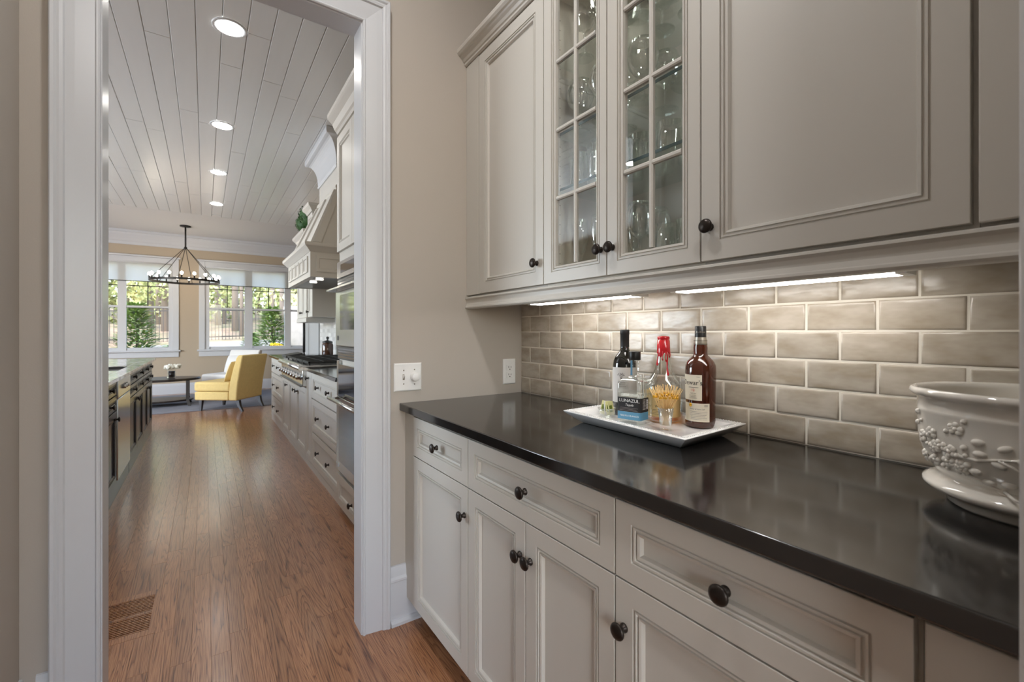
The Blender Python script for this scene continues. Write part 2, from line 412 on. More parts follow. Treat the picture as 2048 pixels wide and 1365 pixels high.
# ------------------------------------------------------------------ setting: floor
fl = struct(bx('floor', oakfar, None, -5, 4.2, -4.2, YB+.3, -.09, -.0205), 'oak strip floor running from the pantry into the kitchen')
random.seed(3)
PW = .0622
cols = []
x = -.168-.0622*9
while x < .84:
    cols.append(x); x += PW
VX0, VX1, VY0, VY1 = -.168-.0622*5, -.168, 2.30, 2.68      # floor register
for ci, x in enumerate(cols):
    y = -.9-random.random()*.8
    while y < 8.3:
        L = random.uniform(.55, 1.45); y1 = min(y+L, 8.3)
        segs = [(y, y1)]
        if x+PW > VX0+.004 and x < VX1-.004:      # planks are cut around the register
            segs = []
            if y < VY0: segs.append((y, min(y1, VY0)))
            if y1 > VY1: segs.append((max(y, VY1), y1))
        for a, b in segs:
            if b-a < .01: continue
            cx, cy = x+PW/2, (a+b)/2
            hw, hl = PW/2-.0002, (b-a)/2-.0003
            o = M().loops(rect(lambda u, v, w: (u, v, w), -hw, hw, -hl, hl, [(0, -.02), (0, -.0004), (.0004, 0)]), True, True, True).obj('plank', oak, fl, local=True)
            o.location = (cx, cy, -.0003-random.random()*.0003)
        y = y1
bx('far_floor_field', oakfar, fl, -5, cols[0]-.001, -.9, YB, -.0204, -.0006)
bx('far_floor_field', oakfar, fl, cols[-1]+PW+.001, 4.2, -.9, YB, -.0204, -.0006)
bx('far_floor_field', oakfar, fl, cols[0]-.001, cols[-1]+PW+.001, 8.301, YB, -.0204, -.0006)
bx('far_floor_field', oakfar, fl, -5, 4.2, -4.2, -1.75, -.0204, -.0006)

# floor register
v = thing('floor_register', 'slatted oak floor vent register set flush in the planks at the doorway', 'vent', ((VX0+VX1)/2, (VY0+VY1)/2, 0))
fm = M(); fw = .042
fm.box(VX0, VX1, VY0, VY0+fw, -.018, 0); fm.box(VX0, VX1, VY1-fw, VY1, -.018, 0)
fm.box(VX1-.022, VX1, VY0+fw, VY1-fw, -.018, 0); fm.box(VX0, VX0+.022, VY0+fw, VY1-fw, -.018, 0)
fm.obj('frame', oak, v)
ymid = (VY0+VY1)/2
bx('middle_bar', oak, v, VX0+.022, VX1-.022, ymid-.009, ymid+.009, -.018, -.0005)
bx('well', gap, v, VX0+.002, VX1-.002, VY0+.002, VY1-.002, -.0202, -.0182)
sl0 = None
for a, b in ((VY0+fw, ymid-.009), (ymid+.009, VY1-fw)):
    n = 10; st = (b-a)/n
    for i in range(n):
        yc = a+(i+.62)*st
        if sl0 is None:
            sl0 = M().box(-(VX1-VX0)/2+.0225, (VX1-VX0)/2-.0225, -.0030, .0030, -.004, 0).obj('slat', oak, v, local=True); o = sl0
        else:
            o = sl0.copy(); C.objects.link(o); o.parent = v
        o.location = (0, yc-(VY0+VY1)/2, -.001)

# ------------------------------------------------------------------ setting: walls
wb = M()   # wall with the cased opening
wb.box(XL-.12, OX0-.02, YD, YK, 0, CEIL); wb.box(OX1+.02, 1.55, YD, YK, 0, CEIL); wb.box(OX0-.02, OX1+.02, YD, YK, OZ+.02, CEIL)
struct(wb.obj('wall_back', wallp), 'beige painted wall with the cased opening to the kitchen')
struct(bx('wall_right', wallp, None, 1.312, 1.40, -4.2, YD, 0, CEIL), 'beige wall behind the pantry cabinets')
struct(bx('wall_left', wallp, None, XL-.12, XL, -.85, YD-.0005, 0, CEIL), 'beige wall at the left of the opening')
struct(bx('wall_near', wallp, None, .70, 1.3115, YN-.1, YN, 0, CEIL), 'end wall of the pantry cabinet run')
struct(bx('ceiling_pantry', flatw, None, -5, 1.55, -4.3, YD, CEIL, CEIL+.12), 'plain pantry ceiling')
# room behind the camera
dw = M(); dw.box(-3.1, -2.6, -4.25, -4.2, 0, CEIL); dw.box(.8, 1.55, -4.25, -4.2, 0, CEIL); dw.box(-2.6, .8, -4.25, -4.2, 0, .6); dw.box(-2.6, .8, -4.25, -4.2, 2.6, CEIL)
for xx in (-1.5, -.35): dw.box(xx, xx+.08, -4.245, -4.205, .6, 2.6)  # this window is invented to let the added fill lamp in
struct(dw.obj('wall_dining', wallp), 'dining room wall behind the camera with an added opening for fill light')
struct(bx('wall_dining_side', wallp, None, -3.1, -3.0, -4.2, -.85, 0, CEIL), 'dining room side wall')
struct(bx('wall_dining_return', wallp, None, -3.0, XL-.12, -.95, -.85, 0, CEIL), 'dining room return wall')
# kitchen shell
struct(bx('wall_kitchen_front', kwall, None, -5, XL-.12, YD, YK, 0, CEIL), 'kitchen wall left of the opening')
struct(bx('wall_kitchen_right', kwall, None, XK, XK+.14, YK, 8.1, 0, CEIL), 'kitchen wall behind the range')
struct(bx('wall_nook_return', kwall, None, XK+.14, 4.2, 7.96, 8.1, 0, CEIL), 'return wall of the breakfast nook')
struct(bx('wall_nook_right', kwall, None, 4.1, 4.2, 8.1, YB, 0, CEIL), 'right wall of the breakfast nook')
sw = M(); sw.box(-4.6, -4.5, YK, 4.0, 0, CEIL); sw.box(-4.6, -4.5, 8.4, YB, 0, CEIL); sw.box(-4.6, -4.5, 4.0, 8.4, 0, .7); sw.box(-4.6, -4.5, 4.0, 8.4, 2.7, CEIL)  # opening made up so the added side lamp can shine in
struct(sw.obj('wall_kitchen_left', kwall), 'left kitchen wall with an unseen opening added for fill light')
# window openings of the back wall: (x0,x1)
WIN = [(-2.12, -.53), (-.005, 2.33)]
WZ0, WZ1 = .87, 2.56
bw = M(); xs = [-5]+[a for w_ in WIN for a in w_]+[4.2]
for i in range(0, len(xs), 2): bw.box(xs[i], xs[i+1], YB, YB+.16, 0, CEIL)
for a, b in WIN: bw.box(a, b, YB, YB+.16, 0, WZ0); bw.box(a, b, YB, YB+.16, WZ1, CEIL)
struct(bw.obj('wall_kitchen_back', kwall), 'tan kitchen wall with the garden windows')
# kitchen ceiling: boards + flat far part
cl = struct(bx('ceiling', flatw, None, -5, 4.2, YD, YB+.16, CEIL+.012, CEIL+.12), 'white board ceiling of the kitchen')
BW = .1365; bxs = []
x = -.323-BW*14
while x < 1.45: bxs.append(x); x += BW
random.seed(5)
for x in bxs:
    if x+BW < -2.6: continue
    y = YK+.002-random.random()*1.5
    while y < 8.9:
        L = random.uniform(1.6, 3.6); y1 = min(8.9, y+L); a = max(y, YK+.002)
        if y1-a > .05:
            hw, hl = BW/2-.0008, (y1-a)/2-.0006
            o = M().loops(rect(lambda u, v_, w: (u, v_, -w), -hw, hw, -hl, hl, [(0, -.011), (0, -.004), (.0035, 0)]), True, True, True).obj('ceiling_board', ceilw, cl, local=True)
            o.location = (x+BW/2, (a+y1)/2, CEIL-random.random()*.0012)
        y = y1
bx('flat_field', flatw, cl, -4.5, 4.1, 8.901, YB, CEIL, CEIL+.012)
bx('flat_field', flatw, cl, -4.5, bxs[2]-.3, YK, 8.9, CEIL, CEIL+.012)
# crown on the back wall of the kitchen
cp = [(0, 2.875), (.014, 2.88), (.018, 2.93), (.03, 2.945), (.05, 2.985), (.095, 3.06), (.105, 3.09), (.125, 3.1), (.125, CEIL-.0005), (0, CEIL-.0005)]
struct(M().extrude(cp, -4.5, 4.1, lambda a, b, p: (p, YB-a-.0005, b)).obj('trim_1', white), 'deep white crown moulding above the garden windows')
kb = [(0, 0), (.018, 0), (.018, .17), (.012, .19), (.009, .205), (0, .21)]
struct(M().extrude(kb, -4.5, 4.1, lambda a, b, p: (p, YB-a-.0005, b)).obj('baseboard_back', white), 'white baseboard below the garden windows')

# cased opening: jamb and casing
jb = M()
jb.box(OX0-.0199, OX0, YD-.002, YK+.004, 0, OZ+.0199); jb.box(OX1, OX1+.0199, YD-.002, YK+.004, 0, OZ+.0199); jb.box(OX0, OX1, YD-.002, YK+.004, OZ, OZ+.0199)
d1 = struct(jb.obj('door_1', white), 'white painted jamb of the cased opening')
CW = .107
# casing profile: t across width from inner edge, w = projection
cpf = [(0, 0), (0, .011), (.004, .014), (.008, .0145), (.011, .012), (.0125, .009), (.016, .0095), (.060, .0155), (.082, .0175), (.086, .0235), (.094, .0255), (.100, .0255), (.106, .030), (.114, .031), (.118, .028), (.118, 0)]
def casing(name, side, yface, sgn):
    m_ = M(); L = []
    for t, w in cpf:
        i = .004+t*.907
        y = yface+sgn*w
        if side == 'R': L.append([(OX1+i, y, 0), (OX1+i, y, OZ+i)])
        if side == 'L': L.append([(OX0-i, y, 0), (OX0-i, y, OZ+i)])
        if side == 'T': L.append([(OX0-i, y, OZ+i), (OX1+i, y, OZ+i)])
    n = len(L)
    return m_.loops([[l[k] for l in L] for k in (0, 1)], True, True, True).obj(name, white, d1)
for sd in 'RLT':
    casing('casing', sd, YD-.0005, -1); casing('casing', sd, YK+.0005, 1)

# baseboards of the pantry
bp = [(0, 0), (.032, 0), (.032, .012), (.024, .022), (.017, .024), (.017, .175), (.0195, .178), (.0195, .186), (.013, .196), (.011, .216), (.006, .236), (0, .238)]
struct(M().extrude(bp, OX1+CW+.007, 1.30, lambda a, b, p: (p, YD-a-.0005, b)).obj('baseboard_back_right', white), 'white baseboard between the casing and the base cabinets')
struct(M().extrude(bp, XL+.034, OX0-CW-.007, lambda a, b, p: (p, YD-a-.0005, b)).obj('baseboard_back_left', white), 'short white baseboard left of the casing')
struct(M().extrude(bp, -.85, YD-.001, lambda a, b, p: (XL+a+.0005, p, b)).obj('baseboard_left', white), 'white baseboard along the left wall')
# casing at the near end of the run (right edge of the picture)
t2 = M().box(.585, .667, YN-.06, .0705, 0, CEIL-.001)
struct(t2.obj('trim_2', white, bevel=.004), 'white casing at the near end of the pantry cabinets')

# ------------------------------------------------------------------ tiled backsplash
bk = struct(bx('backsplash', grout, None, XW-.0055, 1.3118, YN+.001, YD-.001, .9155, 1.372), 'taupe glazed subway tile backsplash with pale grout')
TP, RP, G = .1512, .0748, .0036
random.seed(11)
proto = {}
def tile(y0, y1, z0, z1):
    w, h = round(y1-y0, 4), round(z1-z0, 4)
    if (w, h) not in proto:
        prof = [(0, .0105), (0, .0045), (.0008, .0028), (.0025, .001), (.006, .0002), (.012, 0)] if min(w, h) > .03 else [(0, .0105), (0, .003), (.001, .001), (.003, 0)]
        o = M().loops(rect(lambda u, v_, d: (d, u, v_), -w/2, w/2, -h/2, h/2, prof), True, False, True).obj('tile', tilem, bk, local=True)
        for p in o.data.polygons: p.use_smooth = True
        proto[(w, h)] = o
    else:
        o = proto[(w, h)].copy(); C.objects.link(o); o.parent = bk
    o.location = (XW-.0085+random.uniform(-.0008, .0008), (y0+y1)/2, (z0+z1)/2)
    o.rotation_euler = (random.uniform(-.004, .004), random.uniform(-.012, .012), random.uniform(-.008, .008))
for k in range(7):
    z0 = .9172+k*RP; z1 = min(z0+RP-G, 1.3715)
    if k == 6: z1 = 1.3715
    if z1-z0 < .008: continue
    y = YD-.003
    yj = [YD-TP/2*n for n in range(1 if k % 2 == 0 else 2, 40, 2)]
    for j in yj:
        b = y; a = j+G/2
        lo = max(a, YN+.002)
        if b-lo > .012: tile(lo, b, z0, z1)
        y = j-G/2
        if a < YN: break

# ------------------------------------------------------------------ pantry base cabinets
XB = .695
bm_ = minusx(XB)
Z0, ZD, ZT = .10, .712, .868
def base_body(t, y0, y1):
    m_ = M(); m_.box(XB+.0205, 1.308, y0+.0003, y1-.0003, Z0, .8835)
    m_.obj('body', cab, t)
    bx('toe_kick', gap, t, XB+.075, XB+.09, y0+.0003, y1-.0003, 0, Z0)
t = thing('base_cabinet', 'narrow base cabinet with one drawer and one door next to the doorway', 'cabinet', (1.0, 1.53, 0))
base_body(t, 1.261, YD-.001)
M().box(XB+.0195, XB+.003, 1.7205, YD-.001, Z0, .8825).obj('stile', cab, t)
front('drawer', t, bm_, 1.261, 1.72, ZD, .872, cab, .040, knob=(1.492, .792))
front('door', t, bm_, 1.261, 1.72, Z0, ZD, cab, .044, knob=(1.283, .617))
t = thing('base_cabinet', 'wide base cabinet with one long drawer above a pair of doors', 'cabinet', (1.0, .949, 0))
base_body(t, .637, 1.261)
front('drawer', t, bm_, .637, 1.261, ZD, .872, cab, .040, knob=(.949, .792))
front('door', t, bm_, .949, 1.261, Z0, ZD, cab, .044, knob=(.972, .617))
front('door', t, bm_, .637, .949, Z0, ZD, cab, .044, knob=(.926, .617))
t = thing('base_cabinet', 'base cabinet nearest the camera under the flower pot with drawer and door', 'cabinet', (1.0, .40, 0))
base_body(t, .162, .637)
front('drawer', t, bm_, .165, .637, ZD, .872, cab, .040, knob=(.40, .792))
front('door', t, bm_, .165, .637, Z0, ZD, cab, .044, knob=(.612, .617))
t = thing('base_cabinet', 'plain end panel cabinet at the bottom right corner', 'cabinet', (1.0, .05, 0))
base_body(t, YN+.001, .162)
bx('panel', cab, t, XB, XB+.0195, YN+.001, .157, Z0, .872, .0015, 1)
# worktop
ct = bx('worktop', stone, None, .672, 1.3085, YN+.001, YD-.0015, .8840, .9150, .003, 3)
tag(ct, 'long honed black stone worktop on the pantry cabinets', 'worktop')

# ------------------------------------------------------------------ pantry upper cabinets
XU = .992; um = minusx(XU)
UZ0, UZ1 = 1.382, 2.432
def upper_body(t, y0, y1): bx('body', cab, t, XU+.0205, 1.3105, y0+.0003, y1-.0003, 1.3745, UZ1)
t = thing('wall_cabinet', 'tall single-door wall cabinet left of the glass doors', 'cabinet', (1.15, 1.53, 1.37))
upper_body(t, 1.245, YD-.001)
bx('stile', cab, t, XU, XU+.02, 1.7015, YD-.001, UZ0, UZ1)
front('door', t, um, 1.245, 1.70, UZ0, UZ1-.001, cab, .046, knob=(1.283, 1.463))
# glass unit
t = thing('glass_cabinet', 'wall cabinet with two divided glass doors and glassware inside', 'cabinet', (1.15, .94, 1.37))
GY0, GY1 = .634, 1.245
inr = mat('cabinet_inside', srgb(232, 228, 216), .5)
m_ = M()
m_.box(XU+.0205, 1.3105, GY1-.0185, GY1-.0003, 1.3745, UZ1); m_.box(XU+.0205, 1.3105, GY0+.0003, GY0+.0185, 1.3745, UZ1)
m_.box(1.300, 1.3105, GY0+.0186, GY1-.0186, 1.3745, UZ1)
m_.box(XU+.0205, 1.2999, GY0+.0186, GY1-.0186, 1.3745, 1.4000); m_.box(XU+.0205, 1.2999, GY0+.0186, GY1-.0186, 2.41, UZ1)
body = m_.obj('body', inr, t)
ph = M()
for yy in (XU+.06, 1.25):
    for i in range(26):
        z = 1.46+i*.035
        ph.loops([[(yy+.0025*math.cos(a), GY1-.0188, z+.0025*math.sin(a)) for a in [2*math.pi*k/8 for k in range(8)]],
                  [(yy+.0001*math.cos(a), GY1-.0187, z+.0001*math.sin(a)) for a in [2*math.pi*k/8 for k in range(8)]]])
o = ph.obj('peg_holes', slotm, t); o['kind'] = 'stuff'
def glass_door(y0, y1, g0, g1, ky):
    y0 += .0019; y1 -= .0019
    d = M()
    # outer frame with moulded inner edge, open in the middle
    zz0, zz1 = UZ0+.0015, UZ1-.0025
    gz0, gz1 = 1.443, 2.382
    def ring(i, w):  # i: 0 outer .. 1 = glass opening offset i (negative = towards frame)
        return [(XU+w, g0-i, gz0-i), (XU+w, g1+i, gz0-i), (XU+w, g1+i, gz1+i), (XU+w, g0-i, gz1+i)]
    out = lambda i, w: [(XU+w, y0+i, zz0+i), (XU+w, y1-i, zz0+i), (XU+w, y1-i, zz1-i), (XU+w, y0+i, zz1-i)]
    L = [out(0, .02), out(0, .0008), out(.0008, 0)]+[ring(.0225-a, b) for a, b in MOLD]+[ring(0, .02), out(0, .02)]
    d.loops(L); door = d.obj('door', cab, t)
    ym = (g0+g1)/2
    mb = M(); mb.loops([[(XU+w, ym+q, z) for w, q in ((.015, -.0068), (.006, -.0068), (.003, -.003), (.003, .003), (.006, .0068), (.015, .0068))] for z in (gz0, gz1)], True, True, True)
    mb.obj('muntin', cab, door)
    zs = [gz0]
    for z in (1.674, 1.909, 2.146):
        hb = M(); hb.loops([[(XU+w, y, z+q) for w, q in ((.0148, -.0068), (.0062, -.0068), (.0032, -.003), (.0032, .003), (.0062, .0068), (.0148, .0068))] for y in (g0, g1)], True, True, True)
        hb.obj('muntin', cab, door); zs.append(z)
    zs.append(gz1)
    for i in range(4):
        for a, b in ((g0, ym-.0068), (ym+.0068, g1)):
            z0_ = zs[i]+(.0068 if i else 0); z1_ = zs[i+1]-(.0068 if i < 3 else 0)
            M().add([(XU+.0105, a, z0_), (XU+.0105, b, z0_), (XU+.0105, b, z1_), (XU+.0105, a, z1_)], [(0, 1, 2, 3)]).obj('pane', paneg, door)
    knobat(door, um, ky, 1.463)
glass_door(.942, 1.245, .993, 1.180, .966)
glass_door(.634, .942, .691, .879, .918)
SH = [1.712, 1.908, 2.165]
for yy in (.79, 1.09):  # lamps added out of view to brighten the cabinet interior
    pl = thing('fill_puck', 'added round fill lamp hidden under the glass cabinet top, %s door' % ('right' if yy < .94 else 'left'), 'lamp', (1.15, yy, 2.40), group='added cabinet fill lamps')
    M().lathe([(.036, .0095), (.036, .0), (.031, -.002), (.030, .001)], (1.15, yy, 2.40), 'z', 20).obj('rim', plate, pl)
    M().lathe([(.030, .0005), (.0005, .0005)], (1.15, yy, 2.40), 'z', 20).obj('lens', puck, pl)
for z in SH:
    s_ = bx('shelf', shelfg, t, XU+.045, 1.296, GY0+.020, GY1-.020, z, z+.0095)
    bx('shelf_edge', shelfe, s_, XU+.0435, XU+.0449, GY0+.020, GY1-.020, z, z+.0095)
t = thing('wall_cabinet', 'wide single-door wall cabinet right of the glass doors', 'cabinet', (1.15, .40, 1.37))
upper_body(t, .162, .634)
front('door', t, um, .168, .634, UZ0, UZ1-.001, cab, .046, knob=(.609, 1.463))
t = thing('wall_cabinet', 'plain end wall cabinet at the upper right edge', 'cabinet', (1.15, .05, 1.37))
upper_body(t, YN+.001, .162)
bx('door', cab, t, XU, XU+.0195, YN+.001, .161, UZ0, UZ1-.001, .002, 1)
# crown and light rail
cr_ = [(.02, 2.4335), (-.004, 2.4335), (-.010, 2.438), (-.011, 2.446), (-.016, 2.449), (-.022, 2.458), (-.030, 2.466), (-.033, 2.472), (-.041, 2.474), (-.048, 2.482), (-.050, 2.494), (-.046, 2.502), (.02, 2.502)]
o = M().extrude(cr_, YN+.001, YD-.001, lambda a, b, p: (XU+a, p, b)).obj('crown_moulding', cab); tag(o, 'greige crown moulding along the top of the pantry wall cabinets', 'moulding')
lr = [(.02, 1.3740), (-.004, 1.3740), (-.009, 1.3715), (-.010, 1.3665), (-.006, 1.3630), (-.003, 1.3600), (-.002, 1.345), (-.005, 1.334), (-.0085, 1.331), (-.0095, 1.3255), (-.006, 1.3205), (.0, 1.319), (.02, 1.319)]
o = M().extrude(lr, YN+.001, YD-.001, lambda a, b, p: (XU+.002+a, p, b)).obj('light_rail', cab); tag(o, 'greige light rail moulding under the pantry wall cabinets', 'moulding')
# under-cabinet lamps
for lab, y0, y1 in (('short under-cabinet strip lamp nearer the doorway', .93, 1.50), ('long under-cabinet strip lamp nearer the camera', .275, .807)):
    t = thing('strip_lamp', lab, 'lamp', (1.15, (y0+y1)/2, 1.33))
    bx('housing', plate, t, 1.105, 1.215, y0, y1, 1.340, 1.3738, .004, 2)
    bx('diffuser', strip, t, 1.112, 1.17, y0+.02, y1-.02, 1.327, 1.3399)
    bx('end_cap', plate, t, 1.110, 1.172, y0+.002, y0+.0195, 1.326, 1.3399); bx('end_cap', plate, t, 1.110, 1.172, y1-.0195, y1-.002, 1.326, 1.3399)

# ------------------------------------------------------------------ switch plate and outlet
ym_ = minusy(YD-.0005)
def plate_m(u0, u1, v0, v1, th=.006):
    return M().loops(rect(lambda u, v_, w: (u, YD-.0005-w, v_), u0, u1, v0, v1, [(0, 0), (0, .002), (.002, .0045), (.005, th), (.007, th)]), True, True, True)
t = thing('light_switch', 'white two-gang wall plate with toggle switch and round dimmer knob', 'switch', (.708, YD, 1.02))
plate_m(.648, .770, .964, 1.082).obj('plate', plate, t)
bx('toggle_slot', silver, t, .6845, .6935, YD-.0072, YD-.0066, 1.012, 1.036)
M().loops([[(.6855, YD-.007, 1.018), (.6925, YD-.007, 1.018), (.6925, YD-.007, 1.032), (.6855, YD-.007, 1.032)], [(.687, YD-.021, 1.03), (.691, YD-.021, 1.03), (.691, YD-.021, 1.037), (.687, YD-.021, 1.037)]], True, True, True).obj('toggle', plate, t)
M().lathe([(.0005, .0065), (.021, .0065), (.0205, .012), (.0185, .013), (.0178, .026), (.0165, .0275), (.0005, .0275)], (.737, YD-.0005, 1.023), '-y', 28).obj('dimmer_knob', plate, t)
for u, z in ((.689, .995), (.689, 1.052), (.737, .992), (.737, 1.054)):
    M().lathe([(.0003, .006), (.0032, .006), (.0028, .0075), (.0003, .0075)], (u, YD-.0005, z), '-y', 10).obj('screw', silver, t)
t = thing('power_outlet', 'white duplex outlet plate on the wall beside the tile corner', 'outlet', (1.228, YD, 1.02))
plate_m(1.192, 1.265, .960, 1.083).obj('plate', plate, t)
for z in (1.0395, 1.0035):
    r_ = M().loops(rect(lambda u, v_, w: (u, YD-.0005-w, v_), 1.2115, 1.2455, z-.0145, z+.0145, [(0, .005), (0, .0075), (.002, .0082)]), True, True, True).obj('receptacle', plate, t)
    s_ = M(); s_.box(1.2205, 1.2225, YD-.0095, YD-.0087, z-.001, z+.008); s_.box(1.2345, 1.2365, YD-.0095, YD-.0087, z-.001, z+.007)
    s_.lathe([(.0003, .0082), (.0028, .0082), (.0028, .009), (.0003, .009)], (1.2285, YD-.0005, z-.0075), '-y', 10)
    s_.obj('slots', slotm, r_)

# ------------------------------------------------------------------ glassware in the glass cabinet
def lathe_thing(name, prof, m, seg=20): 
    o = M().lathe(prof, (0, 0, 0), 'z', seg).obj(name, m, recalc=True); ORG[o.name] = (0, 0, 0); return o
wine_p = [(.0004, .003), (.034, .001), (.036, .0025), (.02, .005), (.006, .01), (.0038, .03), (.0036, .09), (.006, .098), (.022, .106), (.036, .125), (.041, .150), (.038, .178), (.031, .206), (.0302, .206), (.037, .178), (.0398, .150), (.035, .127), (.021, .109), (.0004, .103)]
flute_p = [(.0004, .003), (.030, .001), (.032, .0025), (.014, .005), (.004, .012), (.0036, .07), (.006, .08), (.018, .11), (.0245, .15), (.0225, .21), (.0217, .21), (.0235, .15), (.017, .112), (.0004, .084)]
tumb_p = [(.0004, .0), (.028, .0), (.0295, .003), (.036, .12), (.0352, .12), (.0285, .012), (.0004, .010)]
short_p = [(.0004, .0), (.034, .0), (.036, .003), (.041, .088), (.0402, .088), (.035, .014), (.0004, .012)]
dec_p = [(.0004, 0), (.06, .0), (.068, .01), (.07, .03), (.05, .065), (.02, .09), (.013, .11), (.013, .165), (.017, .175), (.0162, .175), (.012, .164), (.012, .11), (.019, .089), (.049, .063), (.068, .03), (.0004, .008)]
ball_p = [(.0004, .003), (.038, .001), (.040, .0025), (.022, .005), (.0065, .01), (.0042, .03), (.004, .066), (.007, .074), (.026, .082), (.043, .104), (.0485, .130), (.045, .158), (.037, .180), (.0362, .180), (.044, .158), (.0472, .130), (.042, .106), (.025, .085), (.0004, .079)]
K = {'balloon': ('wine_glass', ball_p), 'wine': ('wine_glass', wine_p), 'flute': ('champagne_flute', flute_p), 'tumbler': ('tumbler', tumb_p), 'short': ('rocks_glass', short_p), 'decanter': ('decanter', dec_p)}
PROT = {}
def glass(kind, x, y, z, label, group):
    nm, pr = K[kind]
    if kind not in PROT: o = lathe_thing(nm, pr, stemg); PROT[kind] = o
    else: o = PROT[kind].copy(); C.objects.link(o)
    o.location = (x, y, z); o.rotation_euler = (0, 0, random.random()*6)
    tag(o, label, {'balloon': 'wine glass', 'wine': 'wine glass', 'flute': 'flute', 'tumbler': 'tumbler', 'short': 'tumbler', 'decanter': 'decanter'}[kind], group)
B0 = 1.4003; S1, S2, S3 = [z+.0098 for z in SH]
def row(kind, z, spots, where, group):
    xs_ = sorted({round(x, 1) for x, y in spots}); 
    front_ = [p for p in spots if p[0] < 1.15]; back_ = [p for p in spots if p[0] >= 1.15]
    for rowname, ps in (('front row', front_), ('back row', back_)):
        ps = sorted(ps, key=lambda p: -p[1]); n = len(ps)
        for i, (x, y) in enumerate(ps):
            side = '' if n == 1 else (', left' if i == 0 else (', right' if i == n-1 else ', middle'))
            glass(kind, x, y, z, {'balloon': 'balloon wine glass', 'wine': 'wine glass', 'flute': 'champagne flute', 'tumbler': 'tall tumbler', 'short': 'short rocks glass'}[kind]+' '+where+', '+rowname+side, group)
row('flute', B0, ((1.10, 1.165), (1.19, 1.165), (1.10, 1.085), (1.19, 1.085), (1.10, 1.005), (1.19, 1.005)), 'on cabinet floor behind left glass door', 'flutes in the glass cabinet')
row('wine', B0, ((1.09, .90), (1.19, .91)), 'on cabinet floor behind right glass door', 'wine glasses on the cabinet floor')
row('tumbler', B0, ((1.09, .81), (1.18, .82), (1.09, .73), (1.18, .73)), 'on cabinet floor behind right glass door', 'tumblers on the cabinet floor')
row('tumbler', S1, ((1.09, 1.17), (1.18, 1.17), (1.09, 1.08), (1.18, 1.08), (1.09, 1.00), (1.18, .995)), 'on lowest glass shelf, left door', 'tumblers on the lowest glass shelf')
row('short', S1, ((1.10, .90), (1.20, .90), (1.10, .80), (1.20, .80), (1.10, .70), (1.20, .70)), 'on lowest glass shelf, right door', 'rocks glasses on the lowest glass shelf')
glass('decanter', 1.14, .75, S2, 'flared clear decanter on the middle glass shelf behind the right door', 'decanters')
row('balloon', S2, ((1.10, .895), (1.21, .895)), 'on middle glass shelf beside decanter', 'wine glasses on the middle shelf')
row('balloon', S2, ((1.095, 1.165), (1.205, 1.165), (1.095, 1.055), (1.205, 1.055)), 'on middle glass shelf, left door', 'wine glasses on the middle shelf, left')
row('wine', S3, ((1.10, 1.15), (1.20, 1.15), (1.10, 1.05), (1.20, 1.04)), 'on top glass shelf, left door', 'wine glasses on the top shelf, left')
row('balloon', S3, ((1.095, .905), (1.205, .905), (1.095, .80), (1.205, .80), (1.095, .695), (1.205, .695)), 'on top glass shelf, right door', 'wine glasses on the top shelf, right')

# ------------------------------------------------------------------ tray
RIM = [(.981, 1.126), (.953, .650), (1.263, .666), (1.288, 1.140)]
cx_, cy_ = sum(p[0] for p in RIM)/4, sum(p[1] for p in RIM)/4
def tl(sx, z):   # inset rim by distance sx towards the centre (rect in local axes)
    out = []
    for (x, y) in RIM:
        dx, dy = x-cx_, y-cy_
        out.append((cx_+dx*(1-sx/.157), cy_+dy*(1-sx/.24), z))
    return out
TZ = .929
t = thing('serving_tray', 'white rectangular ceramic tray with flared rim on the black worktop', 'tray', (cx_, cy_, .915))
tr = M().loops([tl(.052, .9165), tl(.0515, .9155), tl(.046, .9165), tl(.002, .9485), tl(0, .9515), tl(.0005, .953), tl(.004, .954), tl(.030, .9515), tl(.036, .9475), tl(.045, .932), tl(.05, TZ)], True, True, True).obj('dish', trayc, t, bevel=.0012, seg=2)
bead = M()
for i in range(4):
    a = Vector(tl(.009, .9540)[i]); b = Vector(tl(.009, .9540)[(i+1) % 4]); n = int((b-a).length/.0085)
    for k in range(n): 
        p = a.lerp(b, (k+.5)/n); bead.sphere(p, .0019, seg=6, rings=4)
o = bead.obj('beaded_rim', trayc, t); o['kind'] = 'stuff'

# ------------------------------------------------------------------ text helper
def text_mesh(s, size, ext=0.0, align='CENTER', sx=1.0, shear=0.0):
    cu = bpy.data.curves.new('t', 'FONT'); cu.body = s; cu.size = size; cu.align_x = align; cu.align_y = 'CENTER'; cu.shear = shear
    cu.resolution_u = 3; cu.offset = .0
    ob = bpy.data.objects.new('t', cu); C.objects.link(ob)
    dg = bpy.context.evaluated_depsgraph_get(); dg.update()
    me = ob.evaluated_get(dg).to_mesh()
    vs = [(v_.co.x*sx, v_.co.y) for v_ in me.vertices]; fs = [tuple(p.vertices) for p in me.polygons]
    ob.evaluated_get(dg).to_mesh_clear()
    bpy.data.objects.remove(ob); bpy.data.curves.remove(cu)
    return vs, fs
def lettering(parent, wrap, s, u, v_, size, m, name='lettering', **kw):
    vs, fs = text_mesh(s, size, **kw)
    mm = M(); mm.add([wrap(u+a, v_+b, .0008) for a, b in vs], fs)
    return mm.obj(name, m, parent, recalc=False)
def patch(parent, wrap, u0, u1, v0, v1, m, name='label', off=.0003, n=24):
    L = [[wrap(u0+(u1-u0)*i/n, v0+(v1-v0)*j/10, off) for j in range(11)] for i in range(n+1)]
    mm = M(); mm.loops(L, False)
    for i in range(len(mm.sm)): mm.sm[i] = True
    return mm.obj(name, m, parent, recalc=False)
